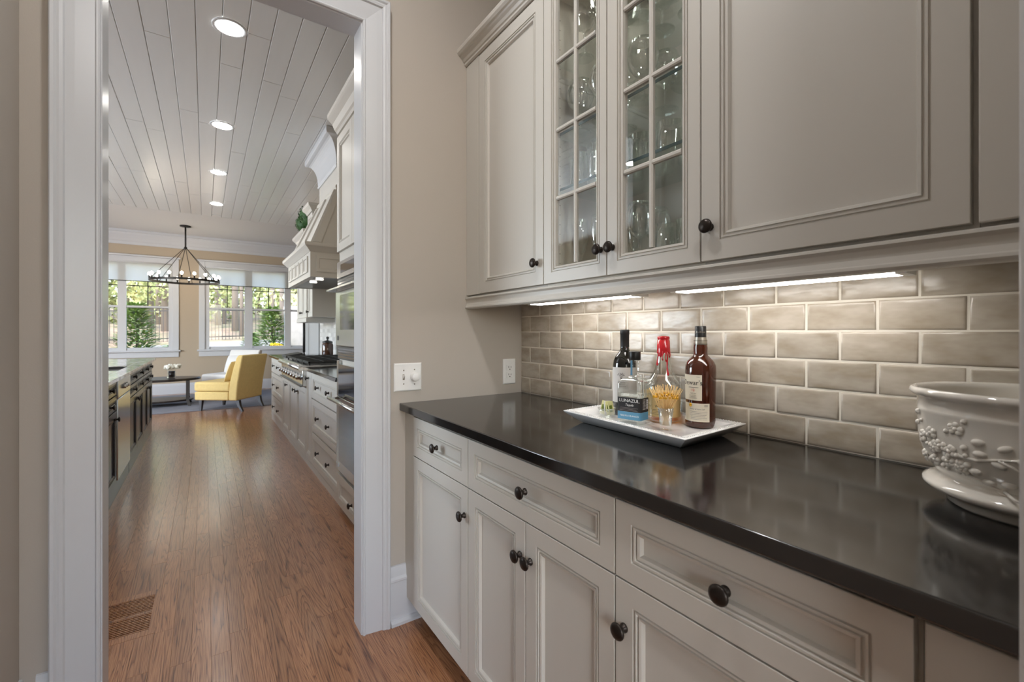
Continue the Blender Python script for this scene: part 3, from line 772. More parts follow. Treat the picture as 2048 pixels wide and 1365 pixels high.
def rules(parent, wrap, u0, u1, v0, n, st, m, h=.0006, seed=1):
    rr = random.Random(seed); mm = M()
    for i in range(n):
        a = u0+rr.random()*.2*(u1-u0)*.5; b = u1-rr.random()*.3*(u1-u0)*.5; z = v0-i*st; k = 6
        mm.loops([[wrap(a+(b-a)*j/k, z-h/2, .0008), wrap(a+(b-a)*j/k, z+h/2, .0008)] for j in range(k+1)], False)
    return mm.obj('small_print', m, parent, recalc=False)
def cylwrap(cx, cy, rfun, facing):
    # u: arc length to the right as seen from the camera, v: absolute height
    def f(u, v_, off):
        r = rfun(v_)+off; a = facing+u/r
        return (cx+r*math.cos(a), cy+r*math.sin(a), v_)
    return f

# ---- wine bottle
px, py = 1.197, 1.052; fa = R(-138.7)
t = thing('wine_bottle', 'dark wine bottle with black capsule and white tree label', 'bottle', (px, py, TZ))
r0 = .0405
M().lathe([(.0005, .003), (.03, .001), (.038, .0015), (r0, .006), (r0, .170), (.0385, .186), (.031, .202), (.021, .214), (.0155, .224), (.0145, .234), (.0142, .29)], (px, py, TZ), 'z', 32).obj('body', wineg, t)
M().lathe([(.0150, .233), (.0152, .276), (.0160, .277), (.0160, .290), (.0150, .2925), (.0005, .293)], (px, py, TZ), 'z', 28).obj('capsule', capfoil, t)
w_ = cylwrap(px, py, lambda z: r0, fa)
lb = patch(t, w_, -.058, .058, TZ+.045, TZ+.164, paperw)
tm = M()       # little printed tree
rr = random.Random(4)
for k in range(46):
    a = rr.uniform(0, math.pi); q = rr.random()**.5
    u = -.012+.0135*q*math.cos(a); z = TZ+.136+.011*q*math.sin(a); s_ = .0011
    tm.add([w_(u-s_, z, .0005), w_(u, z-s_, .0005), w_(u+s_, z, .0005), w_(u, z+s_, .0005)], [(0, 1, 2, 3)])
for du in (-.004, -.002, 0, .002, .004):
    tm.add([w_(-.0125+du*.2, TZ+.124, .0005), w_(-.0115+du*.2, TZ+.124, .0005), w_(-.012+du*1.5+.0004, TZ+.137, .0005), w_(-.012+du*1.5-.0004, TZ+.137, .0005)], [(0, 1, 2, 3)])
tm.add([w_(-.022, TZ+.1235, .0005), w_(-.002, TZ+.1235, .0005), w_(-.002, TZ+.1242, .0005), w_(-.022, TZ+.1242, .0005)], [(0, 1, 2, 3)])
tm.obj('tree_print', inkg, lb, recalc=False)
rules(lb, w_, -.026, .004, TZ+.112, 3, .006, inkg, .0012, 3)

# ---- tequila bottle (square)
px, py = 1.103, .929; fa = R(-139.9)
t = thing('tequila_bottle', 'square clear tequila bottle with black and blue label', 'bottle', (px, py, TZ))
HS, CR = .0405, .009
rot = fa+R(28)      # normal of the wide (left) face as seen from the camera is turned slightly left
def sq_path(u, off):
    # perimeter position: u=0 at the centre of the left face, + to the right
    fl_ = 2*(HS-CR); arc = CR*math.pi/2; per = 4*(fl_+arc)
    u = (u+fl_/2) % per; k = int(u//(fl_+arc)); q = u-k*(fl_+arc); ang = k*math.pi/2
    if q <= fl_: lx, ly, na = HS+off, -fl_/2+q, 0
    else:
        b = (q-fl_)/CR; lx = HS-CR+(CR+off)*math.cos(b); ly = HS-CR+(CR+off)*math.sin(b)
    a = rot-R(28)*2+ang
    return lx*math.cos(a)-ly*math.sin(a), lx*math.sin(a)+ly*math.cos(a)
def sqwrap(u, v_, off):
    x, y = sq_path(u, off); return (px+x, py+y, v_)
def sq_loop(h, z, n=8, shrink=0):
    out = []
    per = 4*(2*(HS-CR)+CR*math.pi/2)
    pts = []
    for k in range(4):
        u0 = k*per/4-(HS-CR)
        pts += [u0+1e-6]+[u0+2*(HS-CR)+CR*math.pi/2*i/n for i in range(n)]
    for u in pts:
        x, y = sq_path(u, 0); out.append((px+x*h, py+y*h, TZ+z))
    return out
def rnd_loop(r, z, n=8):
    ref = sq_loop(1, z, n); out = []
    for x, y, zz in ref:
        a = math.atan2(y-py, x-px); out.append((px+r*math.cos(a), py+r*math.sin(a), zz))
    return out
def blend(h, r, k, z):
    A = sq_loop(h, z); B = rnd_loop(r, z); return [tuple(a*(1-k)+b*k for a, b in zip(p, q)) for p, q in zip(A, B)]
M().loops([sq_loop(.9, .002), sq_loop(.97, .001), sq_loop(1, .005), sq_loop(1, .122), sq_loop(.97, .131), blend(.86, .03, .3, .138), blend(.6, .022, .7, .142), rnd_loop(.0155, .147), rnd_loop(.0132, .155), rnd_loop(.0128, .186), rnd_loop(.015, .188), rnd_loop(.015, .194), rnd_loop(.0128, .196)], True, True, False, True).obj('body', clearg, t)
M().loops([sq_loop(.93, .012), sq_loop(.93, .096)], True, True, True, True).obj('spirit', tequ, t)
M().lathe([(.0005, .197), (.0172, .197), (.0180, .199), (.0180, .2215), (.0172, .2235), (.0005, .2235)], (px, py, TZ), 'z', 28).obj('cap', blackcap, t)
cw_ = cylwrap(px, py, lambda z: .0131, fa)
patch(t, cw_, -.0155, -.0075, TZ+.150, TZ+.196, labb, 'neck_seal', .0016)
lb = patch(t, sqwrap, -.038, .085, TZ+.041, TZ+.084, labk, n=60)
lettering(lb, sqwrap, 'LUNAZUL', .003, TZ+.0745, .0135, inkw, sx=1.12)
lettering(lb, sqwrap, 'Tequila', .003, TZ+.0615, .0095, inkw, shear=.35)
rules(lb, sqwrap, -.030, .036, TZ+.0525, 3, .0038, inkg, .0011, 9)
rules(lb, sqwrap, .050, .068, TZ+.079, 9, .0036, inkw, .0008, 5)
bc = M()
for i in range(9):
    z = TZ+.049+i*.0034; bc.add([sqwrap(.073, z, .0006), sqwrap(.081, z, .0006), sqwrap(.081, z+.0018+.0008*(i % 2), .0006), sqwrap(.073, z+.0018+.0008*(i % 2), .0006)], [(0, 1, 2, 3)])
bc.obj('bar_print', inkw, lb, recalc=False)
lb2 = patch(t, sqwrap, -.038, .085, TZ+.017, TZ+.0405, labb, n=60)
lettering(lb2, sqwrap, 'TEQUILA BLANCO', .003, TZ+.0285, .0072, inkw, sx=1.05)

# ---- whisky bottle with dripping red wax
px, py = 1.2125, .905; fa = R(-143.3)
t = thing('bourbon_bottle', 'clear square-shouldered whisky bottle sealed with dripping red wax', 'bottle', (px, py, TZ))
BRr = .0575
bp_ = [(.0005, .004), (.046, .001), (.053, .003), (BRr, .010), (BRr, .108), (.055, .120), (.046, .134), (.034, .150), (.0265, .168), (.0225, .190), (.0200, .215), (.0182, .240), (.0178, .262)]
M().lathe(bp_, (px, py, TZ), 'z', 36).obj('body', clearg, t)
M().lathe([(.0005, .008), (.05, .008), (.0545, .014), (.0545, .026), (.0005, .026)], (px, py, TZ), 'z', 32).obj('whisky', whisk, t)
def mr_(z):
    h = z-TZ
    for (r1, h1), (r2, h2) in zip(bp_, bp_[1:]):
        if h1 <= h <= h2: return r1+(r2-r1)*(h-h1)/max(1e-6, h2-h1)
    return .018
w_ = cylwrap(px, py, mr_, fa)
wx = M(); seg = 48
lowz = []
rr = random.Random(12)
for k in range(seg):
    a = 2*math.pi*k/seg; z = .214+.006*math.sin(3*a+1)+.004*math.sin(7*a)
    lowz.append(z)
def wring(off, hf):
    return [(px+(mr_(TZ+hf(k))+off)*math.cos(2*math.pi*k/seg), py+(mr_(TZ+hf(k))+off)*math.sin(2*math.pi*k/seg), TZ+hf(k)) for k in range(seg)]
wx.loops([wring(.0004, lambda k: lowz[k]), wring(.0014, lambda k: lowz[k]+.003), wring(.0016, lambda k: lowz[k]*.5+.12), wring(.0018, lambda k: .2575), wring(.0002, lambda k: .2585), wring(.0004, lambda k: .2600)], True, False, False, True)
wx.lathe([(.0172, .2598), (.0190, .262), (.0190, .268), (.0170, .2705), (.0005, .271)], (px, py, TZ), 'z', 32)
for u, zl, wd in ((-.0175, .180, .0022), (-.003, .196, .0020), (.0055, .192, .0017), (.0105, .150, .0026), (.017, .205, .002), (-.011, .208, .0018)):
    pts = []; 
    for i in range(9):
        z = .222-(.222-zl)*i/8; uu = u*(1+ (0.25*i/8)) + (.0012*math.sin(i*.9))
        pts.append(w_(uu, TZ+z, .0006))
    wx.tube(pts, [wd*(.9 if i < 7 else 1.25) for i in range(9)], 8)
    wx.sphere(pts[-1], wd*1.3, seg=8, rings=6)
wx.obj('wax_seal', redwax, t)
lb = patch(t, w_, -.062, .062, TZ+.020, TZ+.104, parch, n=36)
lettering(lb, w_, 'Maker\'s', -.004, TZ+.088, .014, inkb, shear=.2)
lettering(lb, w_, 'Mark', -.004, TZ+.070, .016, inkb, shear=.2)
lettering(lb, w_, 'WHISKY', -.006, TZ+.052, .011, inkb)
rules(lb, w_, -.04, .036, TZ+.042, 4, .0045, inkb, .0008, 6)
M().sphere(w_(-.040, TZ+.128, .001), .009, .009, .009, 14, 8).obj('glass_boss', clearg, t)

# ---- scotch bottle (amber)
px, py = 1.2265, .784; fa = R(-147.6)
t = thing('scotch_bottle', 'tall amber scotch bottle with cream labels and black cap', 'bottle', (px, py, TZ))
dp = [(.0005, .003), (.034, .001), (.041, .003), (.0435, .010), (.0435, .019), (.0415, .026), (.0412, .04), (.0428, .12), (.0438, .165), (.0428, .184), (.037, .198), (.027, .208), (.0205, .214), (.0195, .222), (.0203, .236), (.0190, .246)]
M().lathe(dp, (px, py, TZ), 'z', 36).obj('body', ambg, t)
def dr_(z):
    h = z-TZ
    for (r1, h1), (r2, h2) in zip(dp, dp[1:]):
        if h1 <= h <= h2: return r1+(r2-r1)*(h-h1)/max(1e-6, h2-h1)
    return .0165
M().lathe([(.0188, .245), (.0185, .258), (.0165, .266), (.0163, .2685)], (px, py, TZ), 'z', 28).obj('foil_band', silver, t)
cp_ = M().lathe([(.0163, .268), (.0160, .300), (.0148, .302), (.0005, .302)], (px, py, TZ), 'z', 28).obj('cap', blackcap, t)
cw_ = cylwrap(px, py, lambda z: .0162, fa)
lettering(cp_, cw_, 'Jn Dewar', 0, TZ+.284, .0078, silver, shear=.4)
w_ = cylwrap(px, py, dr_, fa)
for z in (.2475, .2575): 
    o = patch(t, cylwrap(px, py, lambda zz: .0189 if zz < TZ+.25 else .0187, fa), -.03, .03, TZ+z, TZ+z+.0012, labk, 'band_line', .0006)
lb = patch(t, w_, -.084, .004, TZ+.083, TZ+.158, paper, n=30)
lettering(lb, w_, "Dewar's.", -.0245, TZ+.1345, .0205, inkb, sx=.95)
rules(lb, w_, -.040, .0, TZ+.121, 1, .004, inkb, .0012, 2)
lettering(lb, w_, '12', -.0215, TZ+.113, .0105, inkr)
rules(lb, w_, -.032, -.011, TZ+.113, 1, .004, inkr, .0005, 2)
lettering(lb, w_, 'YEARS OLD', -.021, TZ+.1035, .0036, inkb)
rules(lb, w_, -.034, -.008, TZ+.098, 3, .0042, inkg, .0007, 8)
rules(lb, w_, -.012, .001, TZ+.152, 1, .004, inkg, .0008, 8)
lb = patch(t, w_, -.080, .026, TZ+.021, TZ+.0745, paper, n=30)
lettering(lb, w_, 'Dewar & Sons Ltd', -.011, TZ+.0575, .0058, inkb, shear=.3)
rules(lb, w_, -.032, .020, TZ+.050, 6, .0045, inkg, .0008, 4)
M().sphere(w_(-.029, TZ+.069, .0002), .0045, .0045, .006, 10, 6).obj('gold_crest', gold, lb)
rules(lb, w_, .010, .021, TZ+.070, 3, .0022, inkb, .0007, 4)

# ---- shot glass with picks
px, py = 1.1025, .8155
sg = M().lathe([(.0004, .0), (.0165, .0), (.0172, .002), (.0165, .012), (.0185, .035), (.0225, .064), (.0218, .064), (.0175, .035), (.0155, .014), (.0004, .011)], (0, 0, 0), 'z', 24).obj('shot_glass', stemg)
sg.location = (px, py, TZ+.0003); tag(sg, 'small clear shot glass holding cocktail picks at the front of the tray', 'glass')
random.seed(21)
pk0 = None
for i in range(44):
    ang = 2*math.pi*(i*.618034); q = math.sqrt((i+.5)/44)
    b = Vector((px+.0115*q*math.cos(ang+2.2), py+.0115*q*math.sin(ang+2.2), TZ+.0135))
    tp = Vector((px+.020*q*math.cos(ang), py+.020*q*math.sin(ang), TZ+.064))
    d = (tp-b).normalized()
    if pk0 is None:
        pk0 = M().tube([(0, 0, 0), (0, 0, .119)], .00095, 6).obj('cocktail_pick', bamboo); 
        M().sphere((0, 0, .092), .0036, .0036, .0036, 8, 6).obj('bead', gold, pk0, local=True)
        tag(pk0, 'bamboo cocktail pick with gold bead fanned out of the shot glass', 'pick', 'picks in the shot glass')
        o = pk0
    else: o = copy_tree(pk0)
    o.rotation_mode = 'QUATERNION'; o.rotation_quaternion = Vector((0, 0, 1)).rotation_difference(d)
    o.location = b; 
    if o.children: o.children[0].location = (0, 0, random.uniform(-.004, .004))

# ---- packet holder
px, py = 1.112, 1.054
hd = M().lathe([(.0004, .0), (.018, .0), (.022, .004), (.029, .018), (.031, .030), (.0302, .030), (.0282, .018), (.021, .0055), (.0004, .004)], (0, 0, 0), 'z', 24).obj('glass_bowl', stemg)
hd.location = (px, py, TZ+.0003); tag(hd, 'tiny clear glass bowl holding sweetener packets at the left of the tray', 'bowl')
fdir = Vector((-.69, -.72, 0)); side = Vector((.72, -.69, 0))
for i, (du, dd, tl_, lab) in enumerate(((-.014, .004, .28, 'yellow-green packet leaning furthest left in the glass bowl'), (.002, .0, .08, 'second packet in the middle of the glass bowl'), (.009, -.006, -.03, 'third packet right of the middle in the glass bowl'), (.017, -.010, -.10, 'rightmost packet in the glass bowl beside the tequila'))):
    t = thing('sweetener_packet', lab, 'packet', (px+side.x*du-fdir.x*dd, py+side.y*du-fdir.y*dd, TZ+.0062), group='packets in the glass bowl')
    t.rotation_euler = (R(-10), tl_*.8, math.atan2(side.y, side.x)+(.0 if i == 0 else .5+.1*i))
    pm = M(); hw = .0115 if i == 0 else .012
    pm.loops([[(-hw, -.0004, 0), (hw, -.0004, 0), (hw, .0004, 0), (-hw, .0004, 0)], [(-hw, -.0016, .01), (hw, -.0016, .01), (hw, .0016, .01), (-hw, .0016, .01)], [(-hw, -.0016, .038), (hw, -.0016, .038), (hw, .0016, .038), (-hw, .0016, .038)], [(-hw, -.0004, .047), (hw, -.0004, .047), (hw, .0004, .047), (-hw, .0004, .047)]], True, True, True)
    pm.obj('sleeve', packm if i != 1 else paperw, t, local=True)
    M().box(-hw*.75, hw*.3, -.0021, -.0017, .012, .034).obj('green_print', packg, t, local=True)

# ------------------------------------------------------------------ flower pot
px, py = 1.12, .118
t = thing('flower_pot', 'white glazed round planter with raised blossoms and twigs at the right edge', 'planter', (px, py, .915))
pp = [(.0005, 0), (.100, 0), (.104, .004), (.106, .012), (.118, .020), (.132, .026), (.136, .032), (.135, .037), (.128, .041), (.117, .046), (.115, .051), (.122, .060), (.132, .076), (.1395, .100), (.1425, .128), (.1425, .158), (.1435, .1605), (.1425, .163), (.1425, .181), (.146, .184), (.152, .188), (.154, .193), (.152, .198), (.147, .200), (.142, .197), (.136, .190), (.134, .150), (.128, .09), (.10, .055), (.0005, .05)]
M().lathe(pp, (px, py, .915), 'z', 56).obj('pot', ceram, t)
def pr_(z):
    h = z-.915
    for (r1, h1), (r2, h2) in zip(pp[10:23], pp[11:24]):
        if h1 <= h <= h2: return r1+(r2-r1)*(h-h1)/max(1e-6, h2-h1)
    return .1425
pwr = cylwrap(px, py, pr_, math.atan2(-py, -px))
def onpot(u, h, o_=0): return pwr(u, .915+h, o_)
random.seed(9)
def bump_at(m_, u, h, r, sq=.6):
    p = Vector(onpot(u, h, r*.15)); n = Vector((p.x-px, p.y-py, 0)).normalized(); tdir = Vector((-n.y, n.x, 0))
    L = []
    for i in range(5):
        a = math.pi/2*i/4; rr_ = r*math.cos(a)+1e-5; hh = r*sq*math.sin(a)
        L.append([tuple(p+n*hh+(tdir*math.cos(b)+Vector((0, 0, 1))*math.sin(b))*rr_) for b in [2*math.pi*k/10 for k in range(10)]])
    m_.loops(L, True, False, False, True)
# the cluster seen at the left flank: u negative = left
for i in range(13):
    u = -.165+random.random()*.088; h = .072+random.random()*.078
    bl = M()
    for k in range(5):
        a = 2*math.pi*k/5+random.random(); bump_at(bl, u+.0068*math.cos(a), h+.0068*math.sin(a), .0052)
    bump_at(bl, u, h, .0042, 1.1); bl.obj('blossom', ceram, t)
for i in range(26):
    bb = M(); bump_at(bb, -.18+random.random()*.11, .064+random.random()*.092, random.uniform(.0032, .0052), .95); bb.obj('berry', ceram, t)
for u, h in ((-.058, .126), (-.056, .108), (-.062, .078), (-.028, .122), (-.035, .096), (-.046, .064), (-.024, .066), (-.008, .106), (-.006, .058), (-.004, .034+.04), (.02, .12), (.03, .08), (.05, .11), (-.03, .052)):
    lf = M(); p = Vector(onpot(u, h, 0)); n = Vector((p.x-px, p.y-py, 0)).normalized(); td = Vector((-n.y, n.x, 0)); a0 = random.uniform(-.5, .5)
    L = []
    for i, (s_, hh) in enumerate(((1, -.001), (.85, .0024), (.5, .0040), (.15, .0046))):
        L.append([tuple(p+n*hh+td*(.0095*s_*math.cos(b)*math.cos(a0)-.0058*s_*math.sin(b)*math.sin(a0))+Vector((0, 0, .0095*s_*math.cos(b)*math.sin(a0)+.0058*s_*math.sin(b)*math.cos(a0)))) for b in [2*math.pi*k/12 for k in range(12)]])
    lf.loops(L, True, False, True, True); lf.obj('leaf', ceram, t)
for path in ([(-.085, .098), (-.06, .097), (-.035, .104), (-.01, .108), (.03, .113), (.07, .11)], [(-.035, .104), (-.02, .096), (-.008, .085)], [(-.075, .068), (-.05, .061), (-.03, .0525), (-.005, .055), (.03, .062), (.07, .06)], [(-.03, .0535), (-.018, .050), (-.008, .047)]):
    M().tube([onpot(u, h, .0008) for u, h in path], [.0026-.0012*i/len(path) for i in range(len(path))], 8).obj('twig', ceram, t)

# ================================================================== KITCHEN
KF = .768; km = minusx(KF)
KZT = .868       # underside of kitchen worktops
def kbody(t, y0, y1, z1=KZT):
    bx('body', cab, t, KF+.0205, XK-.001, y0+.0005, y1-.0005, .0, z1)
def kbase(t, y0, y1): bx('plinth', cab, t, KF+.004, KF+.02, y0+.0005, y1-.0005, 0, .055)
KG = .003
# drawer stack between the oven tower and the range
t = thing('kitchen_drawer_unit', 'greige kitchen three-drawer unit beside the oven tower', 'cabinet', (1.08, 3.72, 0))
kbody(t, 3.245, 4.218); kbase(t, 3.245, 4.218)
for z0, z1, zk in ((.06, .345, .215), (.35, .635, .50), (.64, .862, .755)):
    front('drawer', t, km, 3.245, 4.218, z0, z1, cab, .05, knob=[(3.55, zk), (3.93, zk)], g=KG, kscale=1.1)
t = thing('kitchen_pullout', 'slim greige kitchen pull-out cabinet right of the range', 'cabinet', (1.08, 4.4, 0))
kbody(t, 4.22, 4.50); kbase(t, 4.22, 4.50)
front('door', t, km, 4.22, 4.50, .06, .862, cab, .05, knob=(4.36, .80), g=KG, kscale=1.1)
t = thing('range_base_cabinet', 'greige cabinet with three doors below the steel rangetop', 'cabinet', (1.08, 5.2, 0))
kbody(t, 4.502, 6.02, .70); kbase(t, 4.502, 6.02)
for y0, y1, ky in ((4.502, 5.02, 4.95), (5.02, 5.53, 5.10), (5.53, 6.02, 5.62)):
    front('door', t, km, y0, y1, .06, .700, cab, .05, knob=(ky, .62), g=KG, kscale=1.1)
t = thing('kitchen_drawer_unit', 'greige kitchen drawer unit at the far end beyond the range', 'cabinet', (1.08, 6.5, 0))
kbody(t, 6.022, 7.09); kbase(t, 6.022, 7.09)
for z0, z1, zk in ((.06, .345, .215), (.35, .66, .51), (.665, .862, .765)):
    front('drawer', t, km, 6.022, 7.09, z0, z1, cab, .05, knob=[(6.35, zk), (6.77, zk)], g=KG, kscale=1.1)
for y0, y1, lab in ((3.245, 4.455, 'black stone kitchen worktop between oven tower and range'), (5.82, 7.12, 'black stone kitchen worktop at the far side of the range')):
    tag(bx('kitchen_worktop', stone, None, .742, XK-.001, y0, y1, KZT+.0005, .898, .003, 2), lab, 'worktop')
# rangetop
RY0, RY1 = 4.457, 5.818
t = thing('rangetop', 'stainless steel gas rangetop with front knobs and black grates', 'rangetop', (1.05, 5.1, .70))
bx('body', steel, t, .735, XK-.03, RY0, RY1, .712, .905, .006, 2)
bn = M(); bn.loops([[(.733+.024*math.cos(a)-.012, y, .884+.022*math.sin(a)) for a in [2*math.pi*k/16 for k in range(16)]] for y in (RY0, RY1)], True, True, True, True); bn.obj('bullnose', steel, t)
bx('drip_lip', dsteel, t, .715, .734, RY0, RY1, .712, .722)
for i in range(8):
    y = RY0+.11+i*(RY1-RY0-.22)/7
    kb_ = M().lathe([(.0005, 0), (.030, 0), (.030, .006), (.024, .008), (.022, .038), (.019, .042), (.0005, .042)], (.7348, y, .795), '-x', 18).obj('control_knob', steel, t)
    bx('pointer', castiron, kb_, .6905, .6926, y-.002, y+.002, .797, .813)
for i in range(4):
    y0 = RY0+.03+i*(RY1-RY0-.06)/4; y1 = y0+(RY1-RY0-.06)/4-.012; gr = M()
    gr.box(.79, 1.34, y0, y0+.014, .922, .94); gr.box(.79, 1.34, y1-.014, y1, .922, .94); gr.box(.79, .804, y0, y1, .922, .94); gr.box(1.326, 1.34, y0, y1, .922, .94)
    for q in (1, 2): gr.box(.79, 1.34, y0+(y1-y0)*q/3-.006, y0+(y1-y0)*q/3+.006, .926, .94)
    for xx in (.93, 1.065, 1.20): gr.box(xx-.006, xx+.006, y0, y1, .926, .94)
    for xx in (.80, 1.33):
        for yy in (y0+.007, y1-.007): gr.box(xx-.007, xx+.007, yy-.007, yy+.007, .9055, .922)
    gr.obj('grate', castiron, t)
# oven tower
TY0, TY1 = 2.46, 3.242
t = thing('oven_tower', 'tall greige oven cabinet beside the doorway with built-in ovens', 'cabinet', (1.08, 2.85, 0))
bx('body', cab, t, KF+.004, XK-.001, TY0, TY1, 0, 2.585)
front('drawer', t, minusx(KF-.016), TY0+.01, TY1-.006, .03, .245, cab, .05, knob=(2.85, .135), kscale=1.1)
front('door', t, minusx(KF-.016), TY0+.01, (TY0+TY1)/2, 1.765, 2.56, cab, .055)
front('door', t, minusx(KF-.016), (TY0+TY1)/2, TY1-.006, 1.765, 2.56, cab, .055)
c2p = [(.02, 2.5855), (-.012, 2.5855), (-.02, 2.60), (-.03, 2.61), (-.045, 2.645), (-.07, 2.67), (-.078, 2.68), (-.078, 2.705), (.02, 2.705)]
M().extrude(c2p, TY0, TY1, lambda a, b, p: (KF+a, p, b)).obj('crown', cab, t)
# lower oven
t = thing('wall_oven', 'stainless wall oven with long bar handle and dark window', 'oven', (.75, 2.85, .27))
y0, y1 = TY0+.03, TY1-.02
bx('vent_slot', blackg, t, KF-.006, KF+.0035, y0+.02, y1-.03, .250, .268)
bx('door', steel, t, KF-.022, KF+.0035, y0, y1, .275, .775, .004, 2)
bx('window', blackg, t, KF-.0245, KF-.0225, y0+.07, y1-.07, .345, .735)
bx('control_panel', blackg, t, KF-.020, KF+.0035, y0+.03, y1-.045, .780, .998)
bx('trim_frame', steel, t, KF-.018, KF+.0035, y1-.044, y1+.01, .776, 1.02, .002, 1)
bx('badge', steel, t, KF-.0265, KF-.0225, y1-.06, y1-.03, .300, .325)
hd_ = M().tube([(KF-.075, y0+.01, .768), (KF-.075, y1-.01, .768)], .0135, 12).obj('handle', steel, t)
for yy in (y0+.06, y1-.06): M().tube([(KF-.022, yy, .768), (KF-.072, yy, .768)], .008, 8).obj('handle_post', steel, hd_)
# upper oven
t = thing('speed_oven', 'stainless upper oven with vent louvres and pale glass door', 'oven', (.75, 2.85, 1.05))
bx('lower_vent', dsteel, t, KF-.012, KF+.0035, y0, y1+.006, 1.030, 1.118, .002, 1)
for i in range(4): bx('louvre', blackg, t, KF-.0135, KF-.0122, y0+.02, y1-.01, 1.042+i*.018, 1.052+i*.018)
bx('door', steel, t, KF-.026, KF+.0035, y0, y1+.006, 1.122, 1.505, .004, 2)
bx('window', blackg, t, KF-.0285, KF-.0265, y0+.09, y1-.12, 1.23, 1.46)
bx('badge', dsteel, t, KF-.029, KF-.0265, y1-.075, y1-.045, 1.16, 1.19)
bx('upper_vent', dsteel, t, KF-.014, KF+.0035, y0, y1+.006, 1.516, 1.575, .002, 1)
for i in range(3): bx('louvre', blackg, t, KF-.0155, KF-.0142, y0+.02, y1-.01, 1.524+i*.017, 1.533+i*.017)
bx('display_panel', steel, t, KF-.018, KF+.0035, y0, y1+.006, 1.580, 1.692, .003, 2)
bx('display', blackg, t, KF-.0198, KF-.0182, y0+.1, y1-.10, 1.612, 1.668)
hd_ = M().extrude([(-.085, 1.492), (-.03, 1.486), (-.03, 1.512), (-.06, 1.512), (-.085, 1.502)], y0, y1+.01, lambda a, b, p: (KF+a, p, b)).obj('handle', steel, t)

# hood
HY0, HY1, HX = 4.40, 5.70, .79
t = thing('range_hood', 'tapered greige wooden range hood rising to the ceiling', 'hood', (1.05, 5.0, 1.72))
hb = M(); hb.loops([[(HX, HY0, z), (XK-.001, HY0, z), (XK-.001, HY1, z), (HX, HY1, z)] for z in (1.725, 1.965)], True, False, True); 
hb.loops([[(HX+i, HY0+i, z), (XK-.001, HY0+i, z), (XK-.001, HY1-i, z), (HX+i, HY1-i, z)] for i, z in ((0, 1.725), (.05, 1.725), (.05, 1.80))], True, False, True)
hb.obj('apron', cab, t)
for i in range(5):
    a = HY0+.10+i*.225
    M().loops(rect(minusx(HX-.012), a, a+.20, 1.775, 1.925, [(0, .0115), (0, 0), (.02, 0), (.024, .009)]), True, True, True).obj('apron_panel', cab, t)
M().loops(rect(minusy(HY0-.010), HX+.05, XK-.05, 1.775, 1.925, [(0, .0095), (0, 0), (.025, 0), (.03, .008)]), True, True, True).obj('apron_panel', cab, t)
def ledge(name, prof, x, y0, y1, par, m=cab):
    # moulding that wraps the front and both ends; prof (outward, z)
    L = [[(XK-.001, y0-o_, z) for o_, z in prof], [(x-o_, y0-o_, z) for o_, z in prof], [(x-o_, y1+o_, z) for o_, z in prof], [(XK-.001, y1+o_, z) for o_, z in prof]]
    return M().loops(L, True, True, True).obj(name, m, par)
ledge('ledge', [(-.02, 1.955), (.004, 1.955), (.012, 1.965), (.03, 1.985), (.052, 2.005), (.055, 2.02), (.055, 2.035), (-.02, 2.035)], HX, HY0, HY1, t)
NX, NY0, NY1 = 1.04, 4.50, 5.36
def hl(x, y0, y1, z): return [(x, y0, z), (XK-.001, y0, z), (XK-.001, y1, z), (x, y1, z)]
M().loops([hl(HX+.02, HY0+.02, HY1-.02, 2.0355), hl(NX, NY0, NY1, 2.60)], True, True, True).obj('chimney', cab, t)
# raised frames on the chimney front
def qf(u, z, off):  # point on the sloped front
    k = (z-2.0355)/(2.60-2.0355); x = HX+.02+(NX-HX-.02)*k-off; ya = HY0+.02+(NY0-HY0-.02)*k; yb = HY1-.02+(NY1-HY1+.02)*k
    return (x, ya+(yb-ya)*u, z)
for u0, u1 in ((.0, .09), (.455, .545), (.91, 1.0)):
    M().loops([[qf(u0, 2.05, .001), qf(u1, 2.05, .001), qf(u1, 2.05, .018), qf(u0, 2.05, .018)], [qf(u0, 2.59, .001), qf(u1, 2.59, .001), qf(u1, 2.59, .018), qf(u0, 2.59, .018)]], True, True, True).obj('batten', cab, t)
def qs(w, z, off):
    k = (z-2.0355)/(2.60-2.0355); y = HY0+.02+(NY0-HY0-.02)*k-off; xa = HX+.02+(NX-HX-.02)*k
    return (xa+w, y, z)
M().loops([[qs(.0, 2.05, .001), qs(.07, 2.05, .001), qs(.07, 2.05, .012), qs(.0, 2.05, .012)], [qs(.0, 2.59, .001), qs(.05, 2.59, .001), qs(.05, 2.59, .012), qs(.0, 2.59, .012)]], True, True, True).obj('batten', cab, t)
M().loops([hl(NX+.015, NY0+.015, NY1-.015, 2.60), hl(NX+.015, NY0+.015, NY1-.015, CEIL-.002)], True, True, True).obj('flue_box', cab, t)
ledge('neck_moulding', [(-.01, 2.600), (.014, 2.600), (.024, 2.615), (.02, 2.635), (.006, 2.645), (.0, 2.66), (-.01, 2.66)], NX+.015, NY0+.015, NY1-.015, t)
cove = [(-.005, 2.82), (.012, 2.82), (.018, 2.84), (.010, 2.852)]+[(.014+.095*(1-math.cos(a)), 2.86+.215*math.sin(a)) for a in [math.pi/2*k/10 for k in range(11)]]+[(.125, 3.08), (.13, 3.10), (.13, CEIL-.003), (-.005, CEIL-.003)]
ledge('cove_crown', cove, NX+.015, NY0+.015, NY1-.015, t, white)
for x, y in ((.90, 4.55), (.90, 4.85)):
    lp = M().lathe([(.0005, 0), (.034, 0), (.034, .01), (.0005, .01)], (x, y, 1.7245-.008), 'z', 18).obj('hood_lamp', hoodlens, t)
    M().lathe([(.036, .0), (.045, .0), (.045, .008), (.036, .008)], (x, y, 1.7245-.008), 'z', 18).obj('lamp_ring', steel, lp)
